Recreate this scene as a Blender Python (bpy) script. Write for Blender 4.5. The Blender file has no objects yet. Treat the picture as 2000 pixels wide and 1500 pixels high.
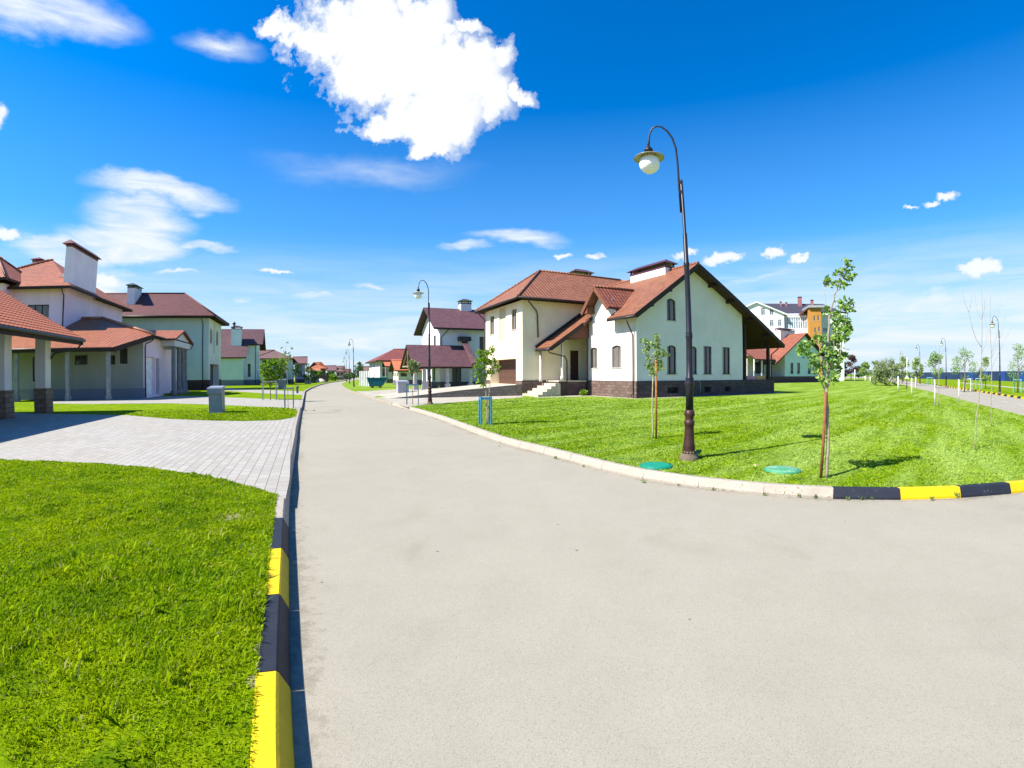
import bpy, math, random
import numpy as np
from mathutils import Vector, Matrix
random.seed(7); rng = np.random.default_rng(7)
R = math.radians
scene = bpy.context.scene
col = scene.collection
# ------------------------------------------------------------------ lens (stereographic fisheye) and pixel -> ray
F0 = 910.; PITCH = -.021; ROLL = -.004; H = 1.75; AL = .43
def ray(px, py):
    x = px-1000; y = 750-py; r = math.hypot(x, y)+1e-9
    th = 2*math.atan(r/(2*F0)); s = math.sin(th)/r
    d = (x*s, math.cos(th), y*s)
    c, n = math.cos(ROLL), math.sin(ROLL); d = (d[0]*c-d[2]*n, d[1], d[0]*n+d[2]*c)
    c, n = math.cos(PITCH), math.sin(PITCH)
    return (d[0], d[1]*c-d[2]*n, d[1]*n+d[2]*c)
def G(px, py, z=0):
    d = ray(px, py); t = (z-H)/d[2]; return (d[0]*t, d[1]*t)
class Fr:                                    # a plan frame: u along the facade, v away from the camera, turned by a
    def __init__(s, o, a=AL):
        s.o = o; s.a = a; s.u = (math.cos(a), math.sin(a)); s.v = (-s.u[1], s.u[0])
    def loc(s, x, y):
        x -= s.o[0]; y -= s.o[1]; return (x*s.u[0]+y*s.u[1], x*s.v[0]+y*s.v[1])
    def wor(s, u, v): return (s.o[0]+s.u[0]*u+s.v[0]*v, s.o[1]+s.u[1]*u+s.v[1]*v)
    def pz(s, px, py, z): return s.loc(*G(px, py, z))
    def pv(s, px, py, v):
        d = ray(px, py); o = s.loc(0, 0); e = s.loc(d[0]+s.o[0], d[1]+s.o[1]); t = (v-o[1])/e[1]
        return (o[0]+e[0]*t, H+d[2]*t)
    def pu(s, px, py, u):
        d = ray(px, py); o = s.loc(0, 0); e = s.loc(d[0]+s.o[0], d[1]+s.o[1]); t = (u-o[0])/e[0]
        return (o[1]+e[1]*t, H+d[2]*t)
    def at(s, u, v, z=0): x, y = s.wor(u, v); return (x, y, z)
def face_cam(x, y): return Fr((x, y), -math.atan2(x, y))
# ------------------------------------------------------------------ node helpers
def mat(name):
    m = bpy.data.materials.new(name); m.use_nodes = True
    nt = m.node_tree; b = nt.nodes['Principled BSDF']; b.inputs['Specular IOR Level'].default_value = .3
    return m, nt, b
class NB:
    def __init__(s, nt): s.nt = nt
    def n(s, t, **k):
        nd = s.nt.nodes.new(t)
        for a, v in k.items(): setattr(nd, a, v)
        return nd
    def link(s, a, b): s.nt.links.new(a, b)
    def put(s, sock, v):
        if isinstance(v, bpy.types.NodeSocket): s.link(v, sock)
        else: sock.default_value = v
    def math(s, op, a, b=None, c=None, clamp=False):
        nd = s.n('ShaderNodeMath', operation=op, use_clamp=clamp)
        for i, v in enumerate((a, b, c)):
            if v is not None: s.put(nd.inputs[i], v)
        return nd.outputs[0]
    def noise(s, vec, scale, detail=4, rough=.55, dist=0):
        nd = s.n('ShaderNodeTexNoise'); s.put(nd.inputs['Vector'], vec)
        nd.inputs['Scale'].default_value = scale; nd.inputs['Detail'].default_value = detail
        nd.inputs['Roughness'].default_value = rough; nd.inputs['Distortion'].default_value = dist
        return nd
    def ramp(s, fac, stops, interp='LINEAR'):
        nd = s.n('ShaderNodeValToRGB'); s.put(nd.inputs[0], fac); cr = nd.color_ramp; cr.interpolation = interp
        while len(cr.elements) < len(stops): cr.elements.new(.5)
        for e, (p, c) in zip(cr.elements, stops):
            e.position = p; e.color = (c, c, c, 1) if isinstance(c, (int, float)) else (*c, 1)
        return nd.outputs[0]
    def mix(s, f, a, b, bt='MIX'):
        nd = s.n('ShaderNodeMix', data_type='RGBA', blend_type=bt)
        s.put(nd.inputs[0], f)
        for i, v in ((6, a), (7, b)): s.put(nd.inputs[i], (*v, 1) if isinstance(v, tuple) and len(v) == 3 else v)
        return nd.outputs[2]
    def bump(s, h, strength, dist, b):
        nd = s.n('ShaderNodeBump'); s.put(nd.inputs['Height'], h)
        nd.inputs['Strength'].default_value = strength; nd.inputs['Distance'].default_value = dist
        s.link(nd.outputs[0], b.inputs['Normal'])
    def pos(s): return s.n('ShaderNodeNewGeometry').outputs['Position']
    def uv(s): return s.n('ShaderNodeTexCoord').outputs['UV']
def k3(c, f): return tuple(min(1, x*f) for x in c)
_mc = {}
def M(kind, *a):
    key = (kind,)+a
    if key not in _mc: _mc[key] = globals()['m_'+kind](*a)
    return _mc[key]
def m_plain(c, rough=.6, metal=0., var=.25, scale=3.):
    m, nt, b = mat('painted'); N = NB(nt)
    f = N.noise(N.pos(), scale, 5).outputs[0]
    N.link(N.mix(N.ramp(f, [(.3, 0.), (.7, 1.)]), k3(c, 1-var), k3(c, 1+var*.6)), b.inputs['Base Color'])
    b.inputs['Roughness'].default_value = rough; b.inputs['Metallic'].default_value = metal
    return m
def m_stucco(c):
    m, nt, b = mat('stucco'); N = NB(nt)
    p = N.pos(); f = N.noise(p, .6, 6).outputs[0]; g = N.noise(p, 14, 4).outputs[0]
    mp = N.n('ShaderNodeMapping'); N.link(p, mp.inputs[0]); mp.inputs['Scale'].default_value = (2.2, 2.2, .25)
    st = N.noise(mp.outputs[0], 1., 5).outputs[0]
    c1 = N.mix(N.ramp(f, [(.3, 0.), (.7, 1.)]), k3(c, .88), k3(c, 1.04))
    c2 = N.mix(N.math('MULTIPLY', N.ramp(st, [(.52, 0.), (.75, 1.)]), .22), c1, k3(c, .6))
    N.link(N.mix(N.math('MULTIPLY', N.ramp(g, [(.4, 0.), (.7, 1.)]), .12), c2, k3(c, .7)), b.inputs['Base Color'])
    b.inputs['Roughness'].default_value = .92
    N.bump(N.noise(p, 45, 3).outputs[0], .35, .012, b)
    return m
def m_tile(c, pu=.30, pv=.36, depth=.035, var=.3):
    """S-profile roof tiles: courses along v, rolls along u"""
    m, nt, b = mat('roof_tile'); N = NB(nt)
    sp = N.n('ShaderNodeSeparateXYZ'); N.link(N.uv(), sp.inputs[0])
    x = N.math('DIVIDE', sp.outputs[0], pu); y = N.math('DIVIDE', sp.outputs[1], pv)
    fy = N.math('FRACT', y); fx = N.math('FRACT', x)
    roll = N.math('ABSOLUTE', N.math('SINE', N.math('MULTIPLY', x, math.pi)))
    hgt = N.math('ADD', N.math('MULTIPLY', roll, .8), N.math('SUBTRACT', 1., N.math('MULTIPLY', fy, 1.0)))
    cb = N.n('ShaderNodeCombineXYZ'); N.link(N.math('FLOOR', x), cb.inputs[0]); N.link(N.math('FLOOR', y), cb.inputs[1])
    wn = N.n('ShaderNodeTexWhiteNoise', noise_dimensions='2D'); N.link(cb.outputs[0], wn.inputs[0])
    big = N.noise(N.pos(), .5, 5).outputs[0]
    t = N.math('ADD', N.math('MULTIPLY', wn.outputs[0], .5), N.math('MULTIPLY', big, .5))
    cc = N.mix(t, k3(c, 1-var), k3(c, 1+var))
    edge = N.math('MULTIPLY', N.math('LESS_THAN', fy, .13), N.math('GREATER_THAN', roll, .25))
    N.link(N.mix(N.math('MULTIPLY', edge, .75), cc, k3(c, .3)), b.inputs['Base Color'])
    b.inputs['Roughness'].default_value = .55
    N.bump(hgt, 1., depth*1.6, b)
    return m
def m_shingle(c):
    m, nt, b = mat('roof_shingle'); N = NB(nt)
    br = N.n('ShaderNodeTexBrick'); N.link(N.uv(), br.inputs[0]); br.offset = .5
    br.inputs['Scale'].default_value = 1; br.inputs['Brick Width'].default_value = .35; br.inputs['Row Height'].default_value = .3
    br.inputs['Mortar Size'].default_value = .012
    br.inputs['Color1'].default_value = (*k3(c, .78), 1); br.inputs['Color2'].default_value = (*k3(c, 1.2), 1); br.inputs['Mortar'].default_value = (*k3(c, .45), 1)
    f = N.noise(N.pos(), .7, 6).outputs[0]
    N.link(N.mix(N.math('MULTIPLY', f, .5), br.outputs[0], k3(c, 1.25)), b.inputs['Base Color'])
    b.inputs['Roughness'].default_value = .6
    N.bump(br.outputs[1], -.5, .02, b)
    return m
def m_brick(c1, c2, mort, w=.42, h=.2):
    m, nt, b = mat('brick_stone'); N = NB(nt)
    br = N.n('ShaderNodeTexBrick'); N.link(N.uv(), br.inputs[0]); br.offset = .5
    br.inputs['Scale'].default_value = 1; br.inputs['Brick Width'].default_value = w; br.inputs['Row Height'].default_value = h
    br.inputs['Mortar Size'].default_value = .012; br.inputs['Bias'].default_value = -.1
    br.inputs['Color1'].default_value = (*c1, 1); br.inputs['Color2'].default_value = (*c2, 1); br.inputs['Mortar'].default_value = (*mort, 1)
    f = N.noise(N.pos(), 5, 6).outputs[0]
    N.link(N.mix(N.ramp(f, [(.4, 0.), (.75, .6)]), br.outputs[0], k3(c1, .55)), b.inputs['Base Color'])
    b.inputs['Roughness'].default_value = .85
    N.bump(N.math('ADD', N.math('MULTIPLY', br.outputs[1], -1.), N.math('MULTIPLY', f, .6)), .8, .03, b)
    return m
def m_clay(c):
    m, nt, b = mat('clay_tile'); N = NB(nt); p = N.pos()
    f = N.noise(p, .8, 5).outputs[0]; g = N.noise(p, 5, 3).outputs[0]
    N.link(N.mix(N.math('ADD', N.math('MULTIPLY', f, .5), N.math('MULTIPLY', g, .5)), k3(c, .7), k3(c, 1.3)), b.inputs['Base Color']); b.inputs['Roughness'].default_value = .6
    return m
def m_glass(c=(.012, .016, .02), var=1.):
    m, nt, b = mat('window_glass'); N = NB(nt)
    f = N.noise(N.pos(), 1.3, 3).outputs[0]
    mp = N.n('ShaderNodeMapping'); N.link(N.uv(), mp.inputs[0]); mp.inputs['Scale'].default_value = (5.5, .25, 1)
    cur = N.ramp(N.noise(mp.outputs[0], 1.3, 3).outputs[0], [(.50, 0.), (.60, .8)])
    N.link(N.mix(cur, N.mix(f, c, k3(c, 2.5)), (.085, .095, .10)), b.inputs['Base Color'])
    b.inputs['Roughness'].default_value = .05; b.inputs['Specular IOR Level'].default_value = .9
    return m
def m_wood(c):
    m, nt, b = mat('wood'); N = NB(nt)
    mp = N.n('ShaderNodeMapping'); N.link(N.uv(), mp.inputs[0]); mp.inputs['Scale'].default_value = (1, 9, 1)
    f = N.noise(mp.outputs[0], 2.5, 6, .6, .6).outputs[0]
    N.link(N.mix(N.ramp(f, [(.3, 0.), (.7, 1.)]), k3(c, .6), k3(c, 1.35)), b.inputs['Base Color'])
    b.inputs['Roughness'].default_value = .7; N.bump(f, .4, .01, b)
    return m
def m_asphalt():
    m, nt, b = mat('asphalt'); N = NB(nt)
    p = N.pos()
    big = N.noise(p, .22, 6, .6).outputs[0]; mid = N.noise(p, 1.6, 6, .65, .5).outputs[0]
    fine = N.noise(p, 60, 3, .7).outputs[0]; vo = N.n('ShaderNodeTexVoronoi'); N.link(p, vo.inputs[0]); vo.inputs['Scale'].default_value = 190
    base = N.mix(N.ramp(big, [(.3, 0.), (.7, 1.)]), (.244, .226, .175), (.284, .264, .207))
    base = N.mix(N.math('MULTIPLY', N.ramp(mid, [(.35, 0.), (.75, 1.)]), .5), base, (.310, .282, .228))
    cell = N.n('ShaderNodeSeparateColor'); N.link(vo.outputs['Color'], cell.inputs[0])
    base = N.mix(N.ramp(cell.outputs[0], [(.80, 0.), (.9, .38)]), base, (.12, .10, .08))
    base = N.mix(N.ramp(cell.outputs[1], [(.82, 0.), (.93, .35)]), base, (.36, .33, .27))
    v2 = N.n('ShaderNodeTexVoronoi'); N.link(p, v2.inputs[0]); v2.inputs['Scale'].default_value = 2.1
    dk = N.math('LESS_THAN', v2.outputs['Distance'], N.math('MULTIPLY', N.noise(p, 3.7, 2).outputs[0], .055))
    base = N.mix(N.math('MULTIPLY', dk, .8), base, (.06, .05, .04))
    st = N.noise(p, .7, 5, .7, 1.).outputs[0]
    base = N.mix(N.ramp(st, [(.56, 0.), (.8, .35)]), base, (.17, .14, .10))
    wv = N.noise(p, .8, 4, .6).outputs[1]; sc = N.n('ShaderNodeVectorMath', operation='MULTIPLY_ADD'); N.link(wv, sc.inputs[0]); sc.inputs[1].default_value = (1.1, 1.1, 0); N.link(p, sc.inputs[2])
    v3 = N.n('ShaderNodeTexVoronoi', feature='DISTANCE_TO_EDGE'); N.link(sc.outputs[0], v3.inputs[0]); v3.inputs['Scale'].default_value = .17
    crack = N.math('MULTIPLY', N.math('LESS_THAN', v3.outputs['Distance'], .0011), N.ramp(N.noise(p, .23, 3).outputs[0], [(.62, 0.), (.70, .25)]))
    base = N.mix(crack, base, (.09, .075, .06))
    N.link(base, b.inputs['Base Color']); b.inputs['Roughness'].default_value = .95
    N.bump(N.math('ADD', fine, N.math('MULTIPLY', vo.outputs['Distance'], .5)), .35, .004, b)
    return m
def m_dirt():
    m, nt, b = mat('gutter_dirt'); N = NB(nt); p = N.pos(); sp = N.n('ShaderNodeSeparateXYZ'); N.link(N.uv(), sp.inputs[0])
    n1 = N.noise(p, 9, 6, .75).outputs[0]; n2 = N.noise(p, .9, 3).outputs[0]
    a = N.math('ADD', N.math('ADD', N.math('MULTIPLY', sp.outputs[0], -.42), N.math('MULTIPLY', n1, .9)), N.math('MULTIPLY', N.math('SUBTRACT', n2, .5), .5))
    N.link(N.mix(N.noise(p, 30, 3).outputs[0], (.10, .085, .06), (.26, .22, .16)), b.inputs['Base Color']); b.inputs['Roughness'].default_value = 1
    N.link(N.ramp(a, [(.30, 0.), (.58, .38)]), b.inputs['Alpha'])
    return m
def m_pavers():
    m, nt, b = mat('pavers'); N = NB(nt)
    br = N.n('ShaderNodeTexBrick'); br.offset = .5
    mp = N.n('ShaderNodeMapping'); mp.vector_type = 'POINT'; N.link(N.pos(), mp.inputs[0]); mp.inputs['Rotation'].default_value = (0, 0, -AL-math.pi/2)
    N.link(mp.outputs[0], br.inputs[0])
    br.inputs['Scale'].default_value = 1; br.inputs['Brick Width'].default_value = .30; br.inputs['Row Height'].default_value = .17
    br.inputs['Mortar Size'].default_value = .007; br.inputs['Mortar Smooth'].default_value = .2
    br.inputs['Color1'].default_value = (.275, .265, .238, 1); br.inputs['Color2'].default_value = (.335, .322, .29, 1); br.inputs['Mortar'].default_value = (.12, .108, .09, 1)
    f = N.noise(N.pos(), .5, 6).outputs[0]; g = N.noise(N.pos(), 30, 4).outputs[0]
    c = N.mix(N.ramp(f, [(.4, 0.), (.75, .35)]), br.outputs[0], (.27, .225, .165))
    N.link(N.mix(N.ramp(g, [(.5, 0.), (.8, .3)]), c, (.16, .145, .125)), b.inputs['Base Color'])
    b.inputs['Roughness'].default_value = .9; N.bump(br.outputs[1], -.6, .012, b)
    return m
def grass_color(N, p, dry=0.):
    a = N.noise(p, .45, 5, .6).outputs[0]; c = N.noise(p, 3.2, 5, .65).outputs[0]
    base = N.mix(N.ramp(a, [(.32, 0.), (.68, 1.)]), (.110, .245, .002), (.215, .345, .003))
    base = N.mix(N.ramp(c, [(.42, 0.), (.72, .85)]), base, (.300, .415, .005))
    e = N.noise(p, 1.5, 4, .7, .4).outputs[0]
    base = N.mix(N.ramp(e, [(.52, 0.), (.68, .8)]), base, (.05, .15, .002))
    d = N.noise(p, .9, 4, .7, .8).outputs[0]
    base = N.mix(N.ramp(d, [(.64, 0.), (.8, .25 if dry else .5)]), base, (.30, .32, .06))
    return base if dry else N.mix(1., base, (1.22, 1.10, .6), 'MULTIPLY')
def bare_mask(N, p):
    cur = None; w_ = N.noise(p, 5, 4, .7).outputs[0]
    for x, y, r_ in BARE:
        v = N.n('ShaderNodeVectorMath', operation='DISTANCE'); N.link(p, v.inputs[0]); v.inputs[1].default_value = (x, y, .15)
        f = N.math('SUBTRACT', 1., N.math('DIVIDE', v.outputs['Value'], r_)); cur = f if cur is None else N.math('MAXIMUM', cur, f)
    return N.ramp(N.math('ADD', cur, N.math('SUBTRACT', w_, .5)), [(.1, 0.), (.35, 1.)])
BARE = [(*G(px_, py_, .15), r_) for px_, py_, r_ in ((514, 1265, .07), (503, 1330, .08), (511, 1190, .05), (455, 1010, .30))]
def stripes(N, p):
    mp = N.n('ShaderNodeMapping'); mp.vector_type = 'TEXTURE'; N.link(p, mp.inputs[0]); mp.inputs['Rotation'].default_value = (0, 0, MOW); mp.inputs['Scale'].default_value = (7., .75, 1)
    return N.noise(mp.outputs[0], 1., 5, .6, .5).outputs[0]
MOW = R(40)
def m_lawn(mow=0.):
    m, nt, b = mat('lawn'); N = NB(nt); p = N.pos()
    base = grass_color(N, p, mow)
    f = N.noise(p, 22, 4, .7).outputs[0]
    base = N.mix(N.ramp(f, [(.35, .5), (.6, 0.)]), base, (.03, .085, .002))
    if mow: base = N.mix(N.math('MULTIPLY', N.ramp(stripes(N, p), [(.40, 0.), (.66, 1.)]), .72), base, (.36, .48, .105))
    else: base = N.mix(bare_mask(N, p), base, (.30, .28, .13))
    base = N.mix(.26, base, (.0, .0, .0))
    N.link(base, b.inputs['Base Color']); b.inputs['Roughness'].default_value = 1; b.inputs['Specular IOR Level'].default_value = .05
    N.bump(N.noise(p, 40, 4, .8).outputs[0], .8, .03, b)
    return m
def m_blade(mow=0):
    m, nt, b = mat('grass_blade'); N = NB(nt); g = N.n('ShaderNodeNewGeometry'); p = g.outputs['Position']
    base = grass_color(N, p, mow)
    r = g.outputs['Random Per Island']
    base = N.mix(N.ramp(r, [(.0, .45), (.35, 0.), (.7, 0.), (1., .6)]), base, (.38, .48, .008))
    base = N.mix(N.ramp(r, [(.0, .6), (.2, 0.)]), base, (.035, .13, .002))
    base = N.mix(N.ramp(r, [(.955, 0.), (.965, .8)]), base, (.34, .32, .13))
    if mow: base = N.mix(N.math('MULTIPLY', N.ramp(stripes(N, p), [(.40, 0.), (.66, 1.)]), .72), base, (.38, .51, .115))
    N.link(base, b.inputs['Base Color']); b.inputs['Roughness'].default_value = .55; b.inputs['Specular IOR Level'].default_value = .15
    tr = N.n('ShaderNodeBsdfTranslucent'); N.link(base, tr.inputs[0]); mx = N.n('ShaderNodeMixShader'); mx.inputs[0].default_value = .4
    N.link(b.outputs[0], mx.inputs[1]); N.link(tr.outputs[0], mx.inputs[2]); N.link(mx.outputs[0], nt.nodes['Material Output'].inputs[0])
    return m
def m_leaf(c1, c2):
    m, nt, b = mat('leaf'); N = NB(nt); g = N.n('ShaderNodeNewGeometry')
    base = N.mix(g.outputs['Random Per Island'], c1, c2)
    N.link(base, b.inputs['Base Color']); b.inputs['Roughness'].default_value = .45
    tr = N.n('ShaderNodeBsdfTranslucent'); N.link(base, tr.inputs[0]); mx = N.n('ShaderNodeMixShader'); mx.inputs[0].default_value = .35
    N.link(b.outputs[0], mx.inputs[1]); N.link(tr.outputs[0], mx.inputs[2])
    N.link(mx.outputs[0], nt.nodes['Material Output'].inputs[0])
    return m
def m_globe():
    m, nt, b = mat('opal_glass'); N = NB(nt)
    N.link(N.mix(N.noise(N.pos(), 2., 2).outputs[0], (.8, .79, .76), (.86, .86, .84)), b.inputs['Base Color'])
    b.inputs['Roughness'].default_value = .12
    b.inputs['Subsurface Weight'].default_value = .4; b.inputs['Subsurface Radius'].default_value = (.1, .1, .1)
    return m
# ------------------------------------------------------------------ mesh builder
class MB:
    def __init__(s): s.v = []; s.f = []; s.m = []; s.s = []
    def face(s, pts, m=0, sm=False):
        i = len(s.v); s.v += [tuple(p) for p in pts]; s.f.append(tuple(range(i, i+len(pts)))); s.m.append(m); s.s.append(sm); return s
    def box(s, x0, x1, y0, y1, z0, z1, m=0):
        i = len(s.v)
        s.v += [(x0, y0, z0), (x1, y0, z0), (x1, y1, z0), (x0, y1, z0), (x0, y0, z1), (x1, y0, z1), (x1, y1, z1), (x0, y1, z1)]
        for q in ((0, 3, 2, 1), (4, 5, 6, 7), (0, 1, 5, 4), (1, 2, 6, 5), (2, 3, 7, 6), (3, 0, 4, 7)):
            s.f.append(tuple(i+k for k in q)); s.m.append(m); s.s.append(False)
        return s
    def prism(s, top, dz, m=0, mside=None, mbot=None):
        """polygon 'top' (3-D points) extruded by dz downwards"""
        i = len(s.v); n = len(top); d = Vector((0, 0, -dz)) if not isinstance(dz, (tuple, Vector)) else Vector(dz)
        s.v += [tuple(p) for p in top]+[tuple(Vector(p)+d) for p in top]
        s.f.append(tuple(range(i, i+n))); s.m.append(m); s.s.append(False)
        s.f.append(tuple(range(i+2*n-1, i+n-1, -1))); s.m.append(m if mbot is None else mbot); s.s.append(False)
        for k in range(n):
            l = (k+1) % n
            s.f.append((i+k, i+n+k, i+n+l, i+l)); s.m.append(m if mside is None else mside); s.s.append(False)
        return s
    def bar(s, a, b, w, h=None, m=0):
        a = Vector(a); b = Vector(b); h = h or w; d = (b-a).normalized()
        x = d.cross(Vector((0, 0, 1))); x = (Vector((1, 0, 0)) if x.length < 1e-4 else x.normalized()); y = x.cross(d).normalized()
        i = len(s.v)
        for p in (a, b):
            for sx, sy in ((-1, -1), (1, -1), (1, 1), (-1, 1)): s.v.append(tuple(p+x*sx*w/2+y*sy*h/2))
        for q in ((0, 3, 2, 1), (4, 5, 6, 7), (0, 1, 5, 4), (1, 2, 6, 5), (2, 3, 7, 6), (3, 0, 4, 7)):
            s.f.append(tuple(i+k for k in q)); s.m.append(m); s.s.append(False)
        return s
    def tube(s, path, r, n=8, m=0, cap=True):
        path = [Vector(p) for p in path]; rs = r if isinstance(r, (list, tuple)) else [r]*len(path)
        i = len(s.v); ref = Vector((.37, .91, .17))
        for k, p in enumerate(path):
            d = (path[min(k+1, len(path)-1)]-path[max(k-1, 0)]).normalized()
            x = d.cross(ref).normalized(); y = d.cross(x)
            for j in range(n):
                t = 2*math.pi*j/n; s.v.append(tuple(p+(x*math.cos(t)+y*math.sin(t))*rs[k]))
        for k in range(len(path)-1):
            for j in range(n):
                l = (j+1) % n; s.f.append((i+k*n+j, i+k*n+l, i+(k+1)*n+l, i+(k+1)*n+j)); s.m.append(m); s.s.append(True)
        if cap:
            s.f.append(tuple(i+j for j in range(n-1, -1, -1))); s.f.append(tuple(i+(len(path)-1)*n+j for j in range(n))); s.m += [m, m]; s.s += [False, False]
        return s
    def lathe(s, prof, c=(0, 0), n=20, m=0, tilt=(0, 0), flute=0):
        """prof: (radius, z); tilt: sideways shift per metre"""
        i = len(s.v)
        for r, z in prof:
            for j in range(n):
                t = 2*math.pi*j/n; q = r*(1-flute*(j % 2))
                s.v.append((c[0]+q*math.cos(t)+tilt[0]*z, c[1]+q*math.sin(t)+tilt[1]*z, z))
        for k in range(len(prof)-1):
            for j in range(n):
                l = (j+1) % n; s.f.append((i+k*n+j, i+k*n+l, i+(k+1)*n+l, i+(k+1)*n+j)); s.m.append(m); s.s.append(True)
        s.f.append(tuple(i+j for j in range(n-1, -1, -1))); s.f.append(tuple(i+(len(prof)-1)*n+j for j in range(n))); s.m += [m, m]; s.s += [False, False]
        return s
    def build(s, name, mats, parent=None, loc=None, rot=0., uv=True):
        me = bpy.data.meshes.new(name); me.from_pydata(s.v, [], s.f)
        if not isinstance(mats, (list, tuple)): mats = [mats]
        for m in mats: me.materials.append(m)
        me.polygons.foreach_set('material_index', s.m); me.polygons.foreach_set('use_smooth', s.s)
        if uv:
            ul = me.uv_layers.new(name='uv'); dat = np.empty((len(me.loops), 2), np.float32); V = s.v
            k = 0
            for p in me.polygons:
                n = p.normal
                if abs(n.z) > .97: t = Vector((1, 0, 0)); w = Vector((0, 1, 0))
                else:
                    if n.z < 0: n = -n
                    t = Vector((0, 0, 1)).cross(n).normalized(); w = n.cross(t)
                for vi in p.vertices:
                    q = V[vi]; dat[k] = (q[0]*t.x+q[1]*t.y+q[2]*t.z, q[0]*w.x+q[1]*w.y+q[2]*w.z); k += 1
            ul.data.foreach_set('uv', dat.ravel())
        me.update()
        o = bpy.data.objects.new(name, me); col.objects.link(o)
        if parent: o.parent = parent
        if loc: o.location = loc
        if rot: o.rotation_euler.z = rot
        return o
def tag(o, label=None, cat=None, group=None, kind=None):
    if label: o['label'] = label
    if cat: o['category'] = cat
    if group: o['group'] = group
    if kind: o['kind'] = kind
    return o
def root(name, label, cat, loc, rot=0., group=None):
    o = bpy.data.objects.new(name, None); o.empty_display_size = .3; col.objects.link(o)
    o.location = loc; o.rotation_euler.z = rot
    return tag(o, label, cat, group)
def clone(o, parent=None):
    c = o.copy(); col.objects.link(c)
    if parent: c.parent = parent
    for ch in [x for x in col.objects if x.parent == o]: clone(ch, c)
    return c
# ------------------------------------------------------------------ camera, sun, sky
cd = bpy.data.cameras.new('camera'); cam = bpy.data.objects.new('camera', cd); col.objects.link(cam); scene.camera = cam
cd.type = 'PANO'; cd.panorama_type = 'FISHEYE_LENS_POLYNOMIAL'; cd.fisheye_fov = math.pi
cd.sensor_fit = 'HORIZONTAL'; cd.sensor_width = 36.; cd.sensor_height = 27.
rr = np.linspace(0, 24, 400); A = np.stack([rr, rr**2, rr**3, rr**4], 1)
co, *_ = np.linalg.lstsq(A, 2*np.arctan(rr*(1000/18)/(2*F0)), rcond=None)
cd.fisheye_polynomial_k0 = 0.
cd.fisheye_polynomial_k1, cd.fisheye_polynomial_k2, cd.fisheye_polynomial_k3, cd.fisheye_polynomial_k4 = [-float(c) for c in co]
cam.location = (0, 0, H)
cam.matrix_world = Matrix.Translation((0, 0, H)) @ Matrix.Rotation(PITCH, 4, 'X') @ Matrix.Rotation(-ROLL, 4, 'Y') @ Matrix.Rotation(math.pi/2, 4, 'X')
cd.clip_start = .05; cd.clip_end = 6000
SD = Vector((.925, .38, 0)).normalized(); EL = R(47.5)
sd = bpy.data.lights.new('sun', 'SUN'); so = bpy.data.objects.new('sun', sd); col.objects.link(so)
sd.energy = 5.; sd.angle = R(.53); sd.color = (1., .94, .84)
so.rotation_euler = Vector((SD.x*math.cos(EL), SD.y*math.cos(EL), -math.sin(EL))).to_track_quat('-Z', 'Y').to_euler()
so.location = (-30, -12, 40)
w = bpy.data.worlds.new('World'); scene.world = w; w.use_nodes = True
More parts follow.
